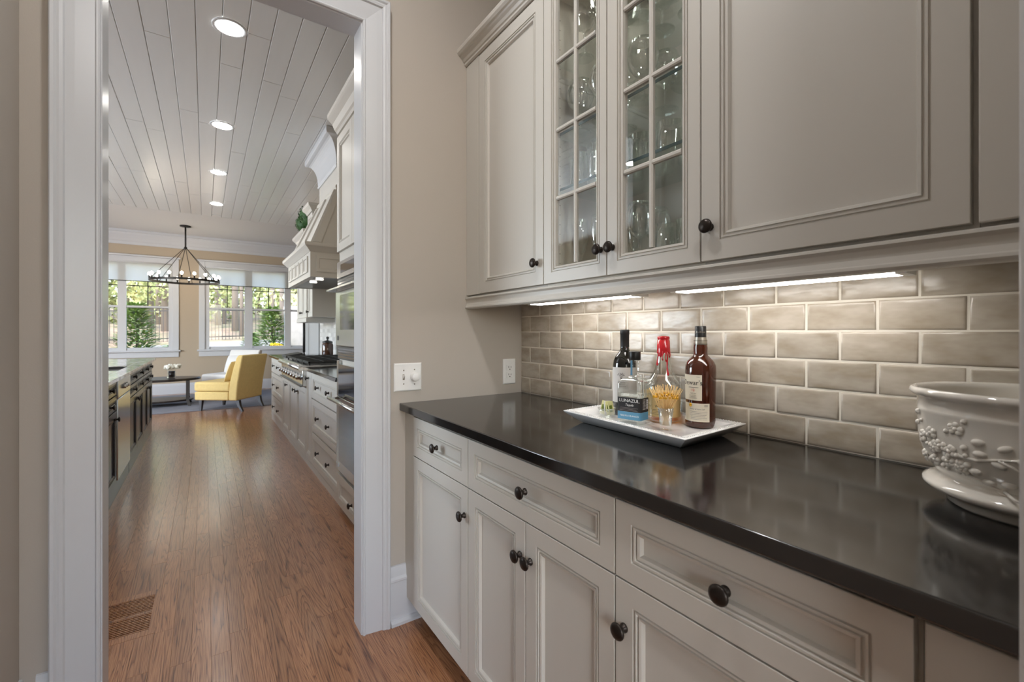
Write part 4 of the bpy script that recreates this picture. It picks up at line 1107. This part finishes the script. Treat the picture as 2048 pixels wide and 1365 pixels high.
bx('hood_liner', dsteel, t, HX+.051, XK-.06, HY0+.051, HY1-.051, 1.73, 1.735)

# far wall cabinets beyond the hood
UX = 1.05
t = thing('kitchen_wall_cabinet', 'tall narrow kitchen wall cabinet right behind the hood', 'cabinet', (1.2, 5.87, 1.36))
bx('body', cab, t, UX+.0205, XK-.001, 5.72, 6.02, 1.40, 2.66)
front('door', t, minusx(UX), 5.72, 6.02, 1.40, 2.655, cab, .05, knob=(5.98, 1.47), g=KG)
ledge('crown', [(-.02, 2.661), (.006, 2.661), (.02, 2.69), (.05, 2.72), (.055, 2.75), (-.02, 2.75)], UX, 5.72, 6.02, t)
t = thing('kitchen_wall_cabinet', 'lower kitchen wall cabinet with two doors farthest along the wall', 'cabinet', (1.2, 6.4, 1.36))
bx('body', cab, t, UX+.0205, XK-.001, 6.085, 6.78, 1.40, 2.42)
front('door', t, minusx(UX), 6.085, 6.43, 1.40, 2.415, cab, .05, knob=(6.39, 1.47), g=KG)
front('door', t, minusx(UX), 6.43, 6.78, 1.40, 2.415, cab, .05, knob=(6.47, 1.47), g=KG)
ledge('crown', [(-.02, 2.421), (.006, 2.421), (.02, 2.45), (.05, 2.48), (.055, 2.51), (-.02, 2.51)], UX, 6.085, 6.78, t)
bx('light_rail', cab, t, UX-.008, XK-.001, 6.085, 6.78, 1.345, 1.3995, .004, 2)
# topiary on top of it
t = thing('topiary', 'round green topiary balls on top of the far kitchen wall cabinet', 'plant', (1.15, 6.3, 2.51))
def leafball(m_, c, r, n, s_, flat=1.0, rng=random):
    for i in range(n):
        d = Vector((rng.gauss(0, 1), rng.gauss(0, 1), rng.gauss(0, 1)*flat)).normalized(); p = Vector(c)+Vector((d.x*r, d.y*r, d.z*r*flat))*rng.uniform(.75, 1.05)
        a = d.orthogonal().normalized(); b = d.cross(a); th = rng.random()*6.28; a, b = a*math.cos(th)+b*math.sin(th), b*math.cos(th)-a*math.sin(th)
        q = d*rng.uniform(-.5, .5)
        m_.add([tuple(p-a*s_), tuple(p-b*s_*.5+q*s_), tuple(p+a*s_), tuple(p+b*s_*.5-q*s_)], [(0, 1, 2, 3)])
for x, y, z, r in ((1.12, 6.20, 2.70, .15), (1.11, 6.50, 2.665, .13)):
    bl = M(); bl.sphere((x, y, z), r*.9, seg=14, rings=9); leafball(bl, (x, y, z), r, 380, .016); bl.obj('leaf_ball', boxw, t, recalc=False)
    M().lathe([(.0005, 0), (.05, 0), (.06, .06), (.055, .06), (.0005, .05)], (x, y, 2.5103), 'z', 16).obj('pot', blackw, t)
# kitchen backsplash and things on the far worktop
struct(bx('kitchen_backsplash', brickm, None, XK-.012, XK-.0005, 3.25, 7.0, .899, 1.40), 'white brick backsplash behind the range')
struct(bx('trim_3', greywall, None, XK-.03, XK-.0005, 7.005, 8.09, .0, 1.62), 'grey painted wall panel past the far worktop')
o = M().tube([(1.30, 7.75, .9), (1.30, 7.75, 1.42)], .02, 10); o.tube([(1.30, 7.75, 0), (1.30, 7.75, .9)], .012, 10); o.lathe([(.0005, 0), (.14, 0), (.14, .015), (.0005, .02)], (1.22, 7.75, 0), 'z', 20)
o = o.obj('lamp_pole', castiron); tag(o, 'slim black pole standing against the grey wall panel', 'pole')
t = thing('lidded_jar', 'dark brown glass jar with lid on the worktop beside the oven tower', 'jar', (1.24, 3.75, .8985))
jx, jy = 1.24, 5.62
t.location = (1.27, 5.95, .8985); ORG[t.name] = tuple(t.location); jx, jy = 1.27, 5.95
M().lathe([(.0005, 0), (.062, 0), (.066, .006), (.066, .165), (.058, .18), (.055, .185), (.0005, .185)], (jx, jy, .8985), 'z', 24).obj('body', jarb, t)
M().lathe([(.0005, .186), (.062, .186), (.062, .198), (.04, .21), (.012, .216), (.011, .232), (.020, .24), (.018, .258), (.0005, .265)], (jx, jy, .8985), 'z', 24).obj('lid', dsteel, t)
t = thing('cook_book', 'open black stand lying on the far kitchen worktop', 'stand', (1.0, 6.6, .8985))
M().loops([[(.85, 6.35, .8990), (1.05, 6.35, .8990), (1.05, 6.75, .8990), (.85, 6.75, .8990)], [(.86, 6.36, .915), (1.05, 6.36, .945), (1.05, 6.74, .945), (.86, 6.74, .915)]], True, True, True).obj('cover', castiron, t)

# recessed ceiling lamps
def can(x, y, label, z=CEIL, grp='recessed kitchen lamps'):
    t = thing('recessed_lamp', label, 'lamp', (x, y, z), group=grp)
    M().lathe([(.077, -.0030), (.079, -.0068), (.092, -.0072), (.096, -.0050), (.097, -.0018)], (x, y, z), 'z', 40).obj('trim_ring', white, t)
    M().lathe([(.0768, -.0042), (.0005, -.0036)], (x, y, z), 'z', 32).obj('lens', lens if 'kitchen' in grp else lens2, t)
for (x, y), l in zip(((.128, 3.333), (.13, 4.945), (.13, 6.42), (.14, 8.0)), ('recessed kitchen ceiling lamp nearest the doorway', 'second recessed kitchen ceiling lamp from the doorway', 'third recessed kitchen ceiling lamp from the doorway', 'recessed kitchen ceiling lamp farthest from the doorway')): can(x, y, l)
for i, (x, y) in enumerate(((-2.0, 3.4), (-2.0, 5.0), (-2.0, 6.6))): can(x, y, 'recessed ceiling lamp over the kitchen side left of view, number %s from the doorway' % ('one', 'two', 'three')[i], CEIL)
can(.18, 1.0, 'recessed pantry ceiling lamp above the camera aisle near the doorway', CEIL+.0005, 'recessed pantry lamps')
can(.18, -.35, 'recessed pantry ceiling lamp above the camera', CEIL+.0005, 'recessed pantry lamps')

# ------------------------------------------------------------------ island
IX = -.54; im = plusx(IX); IXW = -1.5
ISZ = .868
def ibody(t, y0, y1): bx('body', islp, t, IXW, IX-.0205, y0+.0005, y1-.0005, 0, ISZ)
def ifronts(t, y0, y1, doors):
    n = len(doors); w = (y1-y0)/n
    for i, kn in enumerate(doors):
        a, b = y0+i*w, y0+(i+1)*w
        front('drawer', t, im, a, b, .752, .862, islp, .028, knob=((a+b)/2, .807), g=KG, kscale=1.1)
        front('drawer', t, im, a, b, .640, .748, islp, .028, knob=((a+b)/2, .694), g=KG, kscale=1.1)
        front('door', t, im, a, b, .10, .636, islp, .05, knob=(kn, .58), g=KG, kscale=1.1)
    bx('plinth', islp, t, IX-.02, IX-.003, y0+.0005, y1-.0005, 0, .098)
t = thing('island_cabinet', 'black island cabinet unit nearest the doorway', 'cabinet', (-1, 3.8, 0)); ibody(t, 3.2, 4.38); ifronts(t, 3.2, 4.38, (3.72, 4.30))
t = thing('island_cabinet', 'black island cabinet unit just beyond the dishwasher', 'cabinet', (-1, 5.6, 0)); ibody(t, 5.05, 6.10); ifronts(t, 5.05, 6.10, (5.52, 5.63))
t = thing('island_cabinet', 'black island cabinet unit at the far end', 'cabinet', (-1, 6.6, 0)); ibody(t, 6.10, 7.05); ifronts(t, 6.10, 7.05, (6.52, 6.63))
t = thing('dishwasher', 'stainless steel dishwasher built into the black island', 'dishwasher', (-1, 4.7, 0))
bx('body', dsteel, t, IXW, IX-.022, 4.3805, 5.0495, .0, ISZ)
bx('door', steel, t, IX-.0215, IX+.006, 4.386, 5.044, .11, .715, .006, 2)
bx('control_panel', steel, t, IX-.0215, IX+.008, 4.386, 5.044, .720, .862, .006, 2)
bx('kick_plate', islp, t, IX-.02, IX-.004, 4.386, 5.044, 0, .105)
for y in (4.62, 4.72, 4.81): M().lathe([(.0005, 0), (.018, 0), (.016, .018), (.0005, .02)], (IX+.008, y, .79), 'x', 14).obj('button', steel, t)
tp = M(); X0, X1, Y0, Y1 = IXW-.03, -.505, 3.17, 7.10; SX0, SX1, SY0, SY1 = -1.05, -.60, 4.93, 5.56
tp.box(X0, SX0, Y0, Y1, ISZ+.0005, .895); tp.box(SX1, X1, Y0, Y1, ISZ+.0005, .895); tp.box(SX0, SX1, Y0, SY0, ISZ+.0005, .895); tp.box(SX0, SX1, SY1, Y1, ISZ+.0005, .895)
tag(tp.obj('island_worktop', granite, bevel=.003, seg=2), 'polished pale granite top of the black island', 'worktop')
t = thing('sink', 'dark undermount sink in the island top', 'sink', (-.82, 5.24, ISZ))
M().loops(rect(lambda u, v_, w: (u, v_, w), SX0+.0005, SX1-.0005, SY0+.0005, SY1-.0005, [(0, .889), (.004, .889), (.012, .872), (.02, .8705)]), True, False, True).obj('basin', castiron, t)
M().lathe([(.0005, 0), (.03, 0), (.03, .003), (.0005, .003)], (-.82, 5.24, .8708), 'z', 16).obj('drain', steel, t)

# ------------------------------------------------------------------ windows
def window(name, x0, x1, sashes, label):
    w = struct(bpy.data.objects.new(name, None), label); C.objects.link(w); ORG[w.name] = (0, 0, 0)
    y = YB
    # casing
    for a, b, z0, z1 in ((x0-.10, x0, WZ0, WZ1+.10), (x1, x1+.10, WZ0, WZ1+.10), (x0, x1, WZ1, WZ1+.10)):
        bx('casing', white, w, a, b, y-.022, y-.0005, z0, z1, .004, 2)
    bx('head_cap', white, w, x0-.13, x1+.13, y-.04, y-.0005, WZ1+.101, WZ1+.135, .006, 2)
    bx('sill', white, w, x0-.13, x1+.13, y-.065, y+.02, WZ0-.032, WZ0, .006, 2)
    bx('apron', white, w, x0-.10, x1+.10, y-.022, y-.0005, WZ0-.14, WZ0-.033, .004, 2)
    ed = [x0]+[q for s_ in sashes for q in s_]+[x1]
    for i in range(0, len(ed), 2):
        bx('mullion', white, w, ed[i], ed[i+1], y+.002, y+.075, WZ0, WZ1)
    for a, b in sashes:
        bx('bottom_rail', white, w, a, b, y+.02, y+.06, WZ0, WZ0+.052)
        bx('top_rail', white, w, a, b, y+.03, y+.07, WZ1-.05, WZ1)
        bx('meeting_rail', white, w, a, b, y+.015, y+.065, 1.690, 1.726)
        bx('screen_edge', castiron, w, a, b, y+.066, y+.072, 1.684, 1.692)
        m_ = (a+b)/2
        bx('muntin', iron, w, m_-.008, m_+.008, y+.040, y+.056, 1.727, WZ1-.05)
        bx('muntin', iron, w, a, b, y+.041, y+.055, 2.10, 2.116)
        for z0, z1, dy in ((WZ0+.052, 1.69, .035), (1.727, WZ1-.05, .048)):
            M().add([(a, y+dy, z0), (b, y+dy, z0), (b, y+dy, z1), (a, y+dy, z1)], [(0, 1, 2, 3)]).obj('pane', wing, w)
    return w
window('window_1', *WIN[0], [(-2.05, -1.35), (-1.228, -.594)], 'left garden window with white frame')
window('window_2', *WIN[1], [(.07, .69), (.835, 1.455), (1.58, 2.26)], 'right garden window with white frame')
for (a, b), lab in zip(WIN, ('translucent white roller shade on the left garden window', 'translucent white roller shade on the right garden window')):
    t = thing('roller_shade', lab, 'shade', ((a+b)/2, YB, 2.2))
    M().add([(a+.01, YB-.008, 2.20), (b-.01, YB-.008, 2.20), (b-.01, YB-.008, 2.545), (a+.01, YB-.008, 2.545)], [(0, 1, 2, 3)]).obj('cloth', shade, t)
    bx('hem_bar', iron, t, a+.01, b-.01, YB-.014, YB-.004, 2.186, 2.199)
    M().tube([(a+.01, YB-.01, 2.55), (b-.01, YB-.01, 2.55)], .012, 10).obj('roller', white, t)

# ------------------------------------------------------------------ furniture of the nook
o = bx('area_rug', rug, None, -1.9, 1.15, 8.42, 10.7, -.0004, .012, .004, 2); tag(o, 'grey area rug under the sitting group', 'rug')
def slipper_chair(name, label, loc, rz, fab, cushm, pillow):
    t = thing(name, label, 'chair', loc, rz)
    w, d = .62, .70      # local: +y is the front, back edge at y=0
    M().box(-w/2, w/2, .152, d, .17, .30).obj('seat_frame', fab, t, bevel=.02, seg=3, local=True)
    M().box(-w/2+.003, w/2-.003, .135, d+.015, .303, .45).obj('seat_cushion', fab, t, bevel=.035, seg=4, local=True)
    bk_ = M(); L = []
    for z, y, th in ((.17, .02, .13), (.30, .012, .135), (.45, -.005, .135), (.65, -.04, .12), (.82, -.075, .10), (.865, -.085, .08)):
        L.append([(-w/2, y, z), (w/2, y, z), (w/2, y+th, z), (-w/2, y+th, z)])
    bk_.loops(L, True, True, True); bk_.obj('backrest', fab, t, bevel=.018, seg=3, local=True)
    for sx in (-1, 1):
        M().loops([[(sx*(w/2-.06)+a, .03+b, .17) for a, b in ((-.025, -.025), (.025, -.025), (.025, .025), (-.025, .025))], [(sx*(w/2-.06)+a*.9, .015+b*.9, .09) for a, b in ((-.025, -.025), (.025, -.025), (.025, .025), (-.025, .025))], [(sx*(w/2-.06)+a*.6, -.035+b*.6, .0) for a, b in ((-.025, -.025), (.025, -.025), (.025, .025), (-.025, .025))]], True, True, True).obj('leg', blackw, t, local=True)
        M().loops([[(sx*(w/2-.06)+a, d-.07+b, .17) for a, b in ((-.025, -.025), (.025, -.025), (.025, .025), (-.025, .025))], [(sx*(w/2-.06)+a*.55, d-.06+b*.55, .0) for a, b in ((-.025, -.025), (.025, -.025), (.025, .025), (-.025, .025))]], True, True, True).obj('leg', blackw, t, local=True)
    if pillow:
        p = M(); n = 10; top = []; bot = []
        for i in range(n+1):
            for j in range(n+1):
                u, v_ = i/n*2-1, j/n*2-1; q = max(0, (1-u**4)*(1-v_**4))**.5*.055
                c_ = 1-.06*(u*u*v_*v_)
                top.append((u*.22*c_, .235+q-.12*v_*.5, .60+v_*.165*c_)); bot.append((u*.22*c_, .235-q-.12*v_*.5, .60+v_*.165*c_))
        f_ = [(i*(n+1)+j, (i+1)*(n+1)+j, (i+1)*(n+1)+j+1, i*(n+1)+j+1) for i in range(n) for j in range(n)]
        p.add(top, f_, True); p.add(bot, f_, True)
        pr2 = p.obj('pillow_shape', cushm)
        pr2.name = 'cushion'; pr2.location = (0, 0, 0)
        pr2.matrix_world = Matrix.Translation(loc) @ Matrix.Rotation(rz, 4, 'Z')
        tag(pr2, pillow, 'cushion')
    return t
slipper_chair('slipper_chair', 'yellow armless upholstered chair with dark legs facing away', (.60, 8.22, .0005), math.atan2(.44, -.55)-math.pi/2, yellow, cushy, 'pale yellow cushion leaning on the yellow chair back')
slipper_chair('slipper_chair', 'white armless upholstered chair behind the yellow chair', (.64, 10.10, .0125), math.atan2(-.74, -.67)-math.pi/2, whitef, whitef, 'white cushion leaning on the white chair back')
# coffee table
t = thing('coffee_table', 'dark oval coffee table with lower shelf', 'table', (-.66, 9.28, .012))
def oval(rx, ry, n=40): return [(rx*math.cos(2*math.pi*k/n), ry*math.sin(2*math.pi*k/n)) for k in range(n)]
for nm, z0, z1, rx, ry in (('tabletop', .425, .462, .60, .36), ('lower_shelf', .085, .112, .50, .29)):
    M().loops([[(-.66+x, 9.28+y, z) for x, y in oval(rx-i, ry-i)] for i, z in ((.008, z0), (0, z0+.008), (0, z1-.008), (.008, z1))], True, True, True).obj(nm, blackw, t)
for sx in (-1, 1):
    for sy in (-1, 1):
        M().loops([[(-.66+sx*(.42+q)+a, 9.28+sy*(.24+q*.5)+b, z) for a, b in ((-.02, -.02), (.02, -.02), (.02, .02), (-.02, .02))] for q, z in ((0, .4248), (.0, .12), (.03, .0128))], True, True, True).obj('leg', blackw, t)
t = thing('flower_vase', 'white blossoms in a clear square vase with dark inner pot on the coffee table', 'flowers', (-.46, 9.34, .4625))
vx, vy = -.46, 9.34
M().loops(rect(lambda u, v_, w: (u, v_, w), vx-.06, vx+.06, vy-.06, vy+.06, [(0, .463), (0, .595), (.004, .595), (.004, .47)]), True, True, True).obj('vase', stemg, t)
M().lathe([(.0005, .467), (.042, .467), (.045, .57), (.0005, .565)], (vx, vy, 0), 'z', 18).obj('inner_pot', blackw, t)
random.seed(31)
for i in range(9):
    a = i*2.4; q = .075*math.sqrt(i/8); c_ = (vx+q*math.cos(a)*1.3, vy+q*math.sin(a), .635+.03*random.random()-q*.2)
    bl = M(); bl.sphere(c_, .034, seg=8, rings=6); leafball(bl, c_, .04, 60, .014); bl.obj('bloom', petal, t, recalc=False)

# chandelier
CX_, CY_ = -.293, 9.97
t = thing('chandelier', 'black iron ring chandelier with round bulbs over the sitting group', 'chandelier', (CX_, CY_, CEIL))
M().lathe([(.0005, CEIL-.001), (.085, CEIL-.001), (.085, CEIL-.02), (.02, CEIL-.03), (.0005, CEIL-.03)], (CX_, CY_, 0), 'z', 24).obj('canopy', iron, t)
M().tube([(CX_, CY_, CEIL-.03), (CX_, CY_, 2.74)], .013, 10).obj('stem', iron, t)
M().lathe([(.0005, 2.76), (.022, 2.755), (.028, 2.72), (.0005, 2.71)], (CX_, CY_, 0), 'z', 12).obj('hub', iron, t)
RR = .515; RZ = 2.14
rg = M(); n = 64
rg.loops([[(CX_+(RR+a)*math.cos(2*math.pi*k/n), CY_+(RR+a)*math.sin(2*math.pi*k/n), RZ+b) for a, b in ((-.018, -.018), (.006, -.018), (.006, .018), (-.018, .018))] for k in range(n)]+[[(CX_+(RR+a), CY_, RZ+b) for a, b in ((-.018, -.018), (.006, -.018), (.006, .018), (-.018, .018))]])
rg.obj('ring', iron, t)
for k in range(6):
    a = 2*math.pi*k/6+.35; M().tube([(CX_+.02*math.cos(a), CY_+.02*math.sin(a), 2.73), (CX_+(RR-.006)*math.cos(a), CY_+(RR-.006)*math.sin(a), RZ+.018)], .005, 6).obj('rod', iron, t)
for k in range(18):
    a = 2*math.pi*k/18+.1; bx_, by_ = CX_+(RR-.006)*math.cos(a), CY_+(RR-.006)*math.sin(a)
    sc_ = M().lathe([(.0005, .018), (.011, .018), (.011, .062), (.014, .066), (.0005, .068)], (bx_, by_, RZ), 'z', 10).obj('socket', iron, t)
    M().sphere((bx_, by_, RZ+.096), .023, .023, .027, 12, 8).obj('bulb', bulb, sc_)

# ================================================================== GARDEN
def gz(x, y):
    return .25+max(0, y-13)*.075+.1*math.sin(x*.5)+.08*math.sin(y*.7+x*.3)
gm = M(); nx, ny = 40, 44
gv = []
for j in range(ny+1):
    for i in range(nx+1):
        x = -30+60*i/nx; y = 11.4+(j/ny)**1.6*62; gv.append((x, y, gz(x, y)))
gm.add(gv, [(j*(nx+1)+i, j*(nx+1)+i+1, (j+1)*(nx+1)+i+1, (j+1)*(nx+1)+i) for j in range(ny) for i in range(nx)], True)
struct(gm.obj('ground', groundm), 'leaf-strewn rising woodland ground outside the windows')
dm = M(); dv = []
for j in range(13):
    y = 15.5+j*.35
    for i in range(31): x = -2+i*.3; dv.append((x, y, gz(x, y)+.02))
dm.add(dv, [(j*31+i, j*31+i+1, (j+1)*31+i+1, (j+1)*31+i) for j in range(12) for i in range(30)], True)
struct(dm.obj('gravel_drive', gravel), 'pale gravel drive outside the right window')
random.seed(17)
WORDS = ['nearest', 'second', 'third', 'fourth', 'fifth', 'sixth', 'seventh', 'eighth', 'ninth', 'tenth', 'eleventh', 'twelfth', 'thirteenth', 'fourteenth', 'fifteenth', 'sixteenth', 'seventeenth', 'eighteenth', 'nineteenth', 'twentieth', 'twenty-first', 'twenty-second', 'twenty-third', 'twenty-fourth', 'twenty-fifth', 'twenty-sixth', 'twenty-seventh', 'twenty-eighth', 'twenty-ninth', 'thirtieth']
spots = []
# (direction slope x/y as seen from the camera keeps trees inside the window views)
for i in range(30):
    y = 19+i*1.15+random.random()*.8
    lo, hi = ((-.20, -.05) if i % 2 else (-.005, .16))
    k = random.uniform(lo, hi); spots.append((k*y, y))
for i, (x, y) in enumerate(spots):
    h = random.uniform(9, 14); r = random.uniform(.07, .16); g0 = gz(x, y)
    t = thing('woodland_tree', 'bare-trunked woodland tree outside, %s from the house, %s window' % (WORDS[i], 'left' if i % 2 else 'right'), 'tree', (x, y, g0), group='woodland trees')
    ln = random.uniform(-.03, .03)
    M().tube([(x, y, g0-.1), (x+ln*2, y, g0+h*.3), (x+ln*h*.5, y, g0+h*.6), (x+ln*h, y, g0+h)], [r*1.15, r, r*.75, r*.3], 10).obj('trunk', bark, t)
    cr = M()
    for q in range(7):
        c_ = (x+random.gauss(0, 1.5), y+random.gauss(0, 1.2), g0+random.uniform(1.5, h*.95)); leafball(cr, c_, random.uniform(.7, 1.3), 110, .13)
    cr.obj('crown', leafl if random.random() < .55 else leaff, t, recalc=False)
# undergrowth far back, one mass nobody could count
ug = M()
for i in range(150):
    y = random.uniform(34, 60); x = random.uniform(-.25, .2)*y; leafball(ug, (x, y, gz(x, y)+random.random()**1.3*6.5), random.uniform(.8, 1.6), 60, .24)
o = ug.obj('forest_undergrowth', leaff, recalc=False); tag(o, 'hazy green forest undergrowth far beyond the windows', 'undergrowth', kind='stuff')
# evergreen shrubs close to the glass
def shrub(x, y, z0, h, w, label, m=leafd, n=1700, ls=.11):
    t = thing('evergreen_shrub', label, 'shrub', (x, y, z0)); f_ = M()
    for i in range(n):
        k = random.random()**.75; z = z0+h*k; rr_ = w*(1-k*.85)*math.sqrt(random.uniform(.25, 1)); a = random.random()*6.283
        p = Vector((x+rr_*math.cos(a), y+rr_*math.sin(a), z)); d = Vector((math.cos(a), math.sin(a), random.uniform(-.2, .5))).normalized(); s_ = ls*random.uniform(.6, 1.3)
        b = d.cross(Vector((0, 0, 1))).normalized()*s_*.22
        f_.add([tuple(p-b), tuple(p+d*s_*.6-b*.8), tuple(p+d*s_*1.3), tuple(p+d*s_*.6+b*.8), tuple(p+b)], [(0, 1, 2, 3, 4)])
    f_.obj('foliage', m, t, recalc=False)
    M().tube([(x, y, z0-.1), (x, y, z0+h*.8)], [.04, .012], 8).obj('stem', bark, t)
shrub(-1.25, 12.9, .1, 1.75, .75, 'feathery green conifer outside the left window', leafd, 3000)
shrub(-2.05, 12.7, .1, 1.5, .6, 'dense green conifer at the far left of the left window', leafg, 2000)
shrub(1.42, 13.0, .1, 1.75, .75, 'feathery green conifer outside the right window', leafd, 3000)
shrub(1.05, 14.2, .2, 1.0, .5, 'low green bush behind the conifer outside the right window', leafg, 1200)
shrub(-.6, 13.6, .15, .75, .8, 'low dark shrub below the left window', leafg, 1100)
t = thing('flower_clump', 'bright yellow flowers below the right window', 'flowers', (1.42, 12.3, .6)); fb = M()
for i in range(14): leafball(fb, (1.42+random.gauss(0, .13), 12.25+random.gauss(0, .08), .90+random.gauss(0, .025)), .03, 16, .022)
fb.obj('blooms', flow, t, recalc=False); gb = M(); leafball(gb, (1.42, 12.27, .68), .2, 160, .05); gb.obj('leaves', leafg, t, recalc=False)
# black picket fence on the slope
t = thing('garden_fence', 'black metal picket fence on the slope outside', 'fence', (0, 21, gz(0, 21)))
pk = M(); x = -6
while x < 6: z = gz(x, 21); pk.box(x-.009, x+.009, 20.991, 21.009, z, z+1.3); x += .115
o = pk.obj('pickets', fencem, t); o['kind'] = 'stuff'
for q in (.12, 1.15):
    M().loops([[(xx, 21+b, gz(xx, 21)+q+c_) for b, c_ in ((-.02, -.018), (.02, -.018), (.02, .018), (-.02, .018))] for xx in [-6+.5*i for i in range(25)]], True, True, True).obj('rail', fencem, t)
x = -6
while x <= 6.01: z = gz(x, 21); bx('post', fencem, t, x-.03, x+.03, 20.97, 21.03, z-.1, z+1.4); x += 2
# white stone pier seen through the rightmost sash
struct(bx('stone_pier', stonew, None, 1.72, 3.2, 12.6, 13.2, 0, 1.9), 'white stone pier outside the rightmost sash')
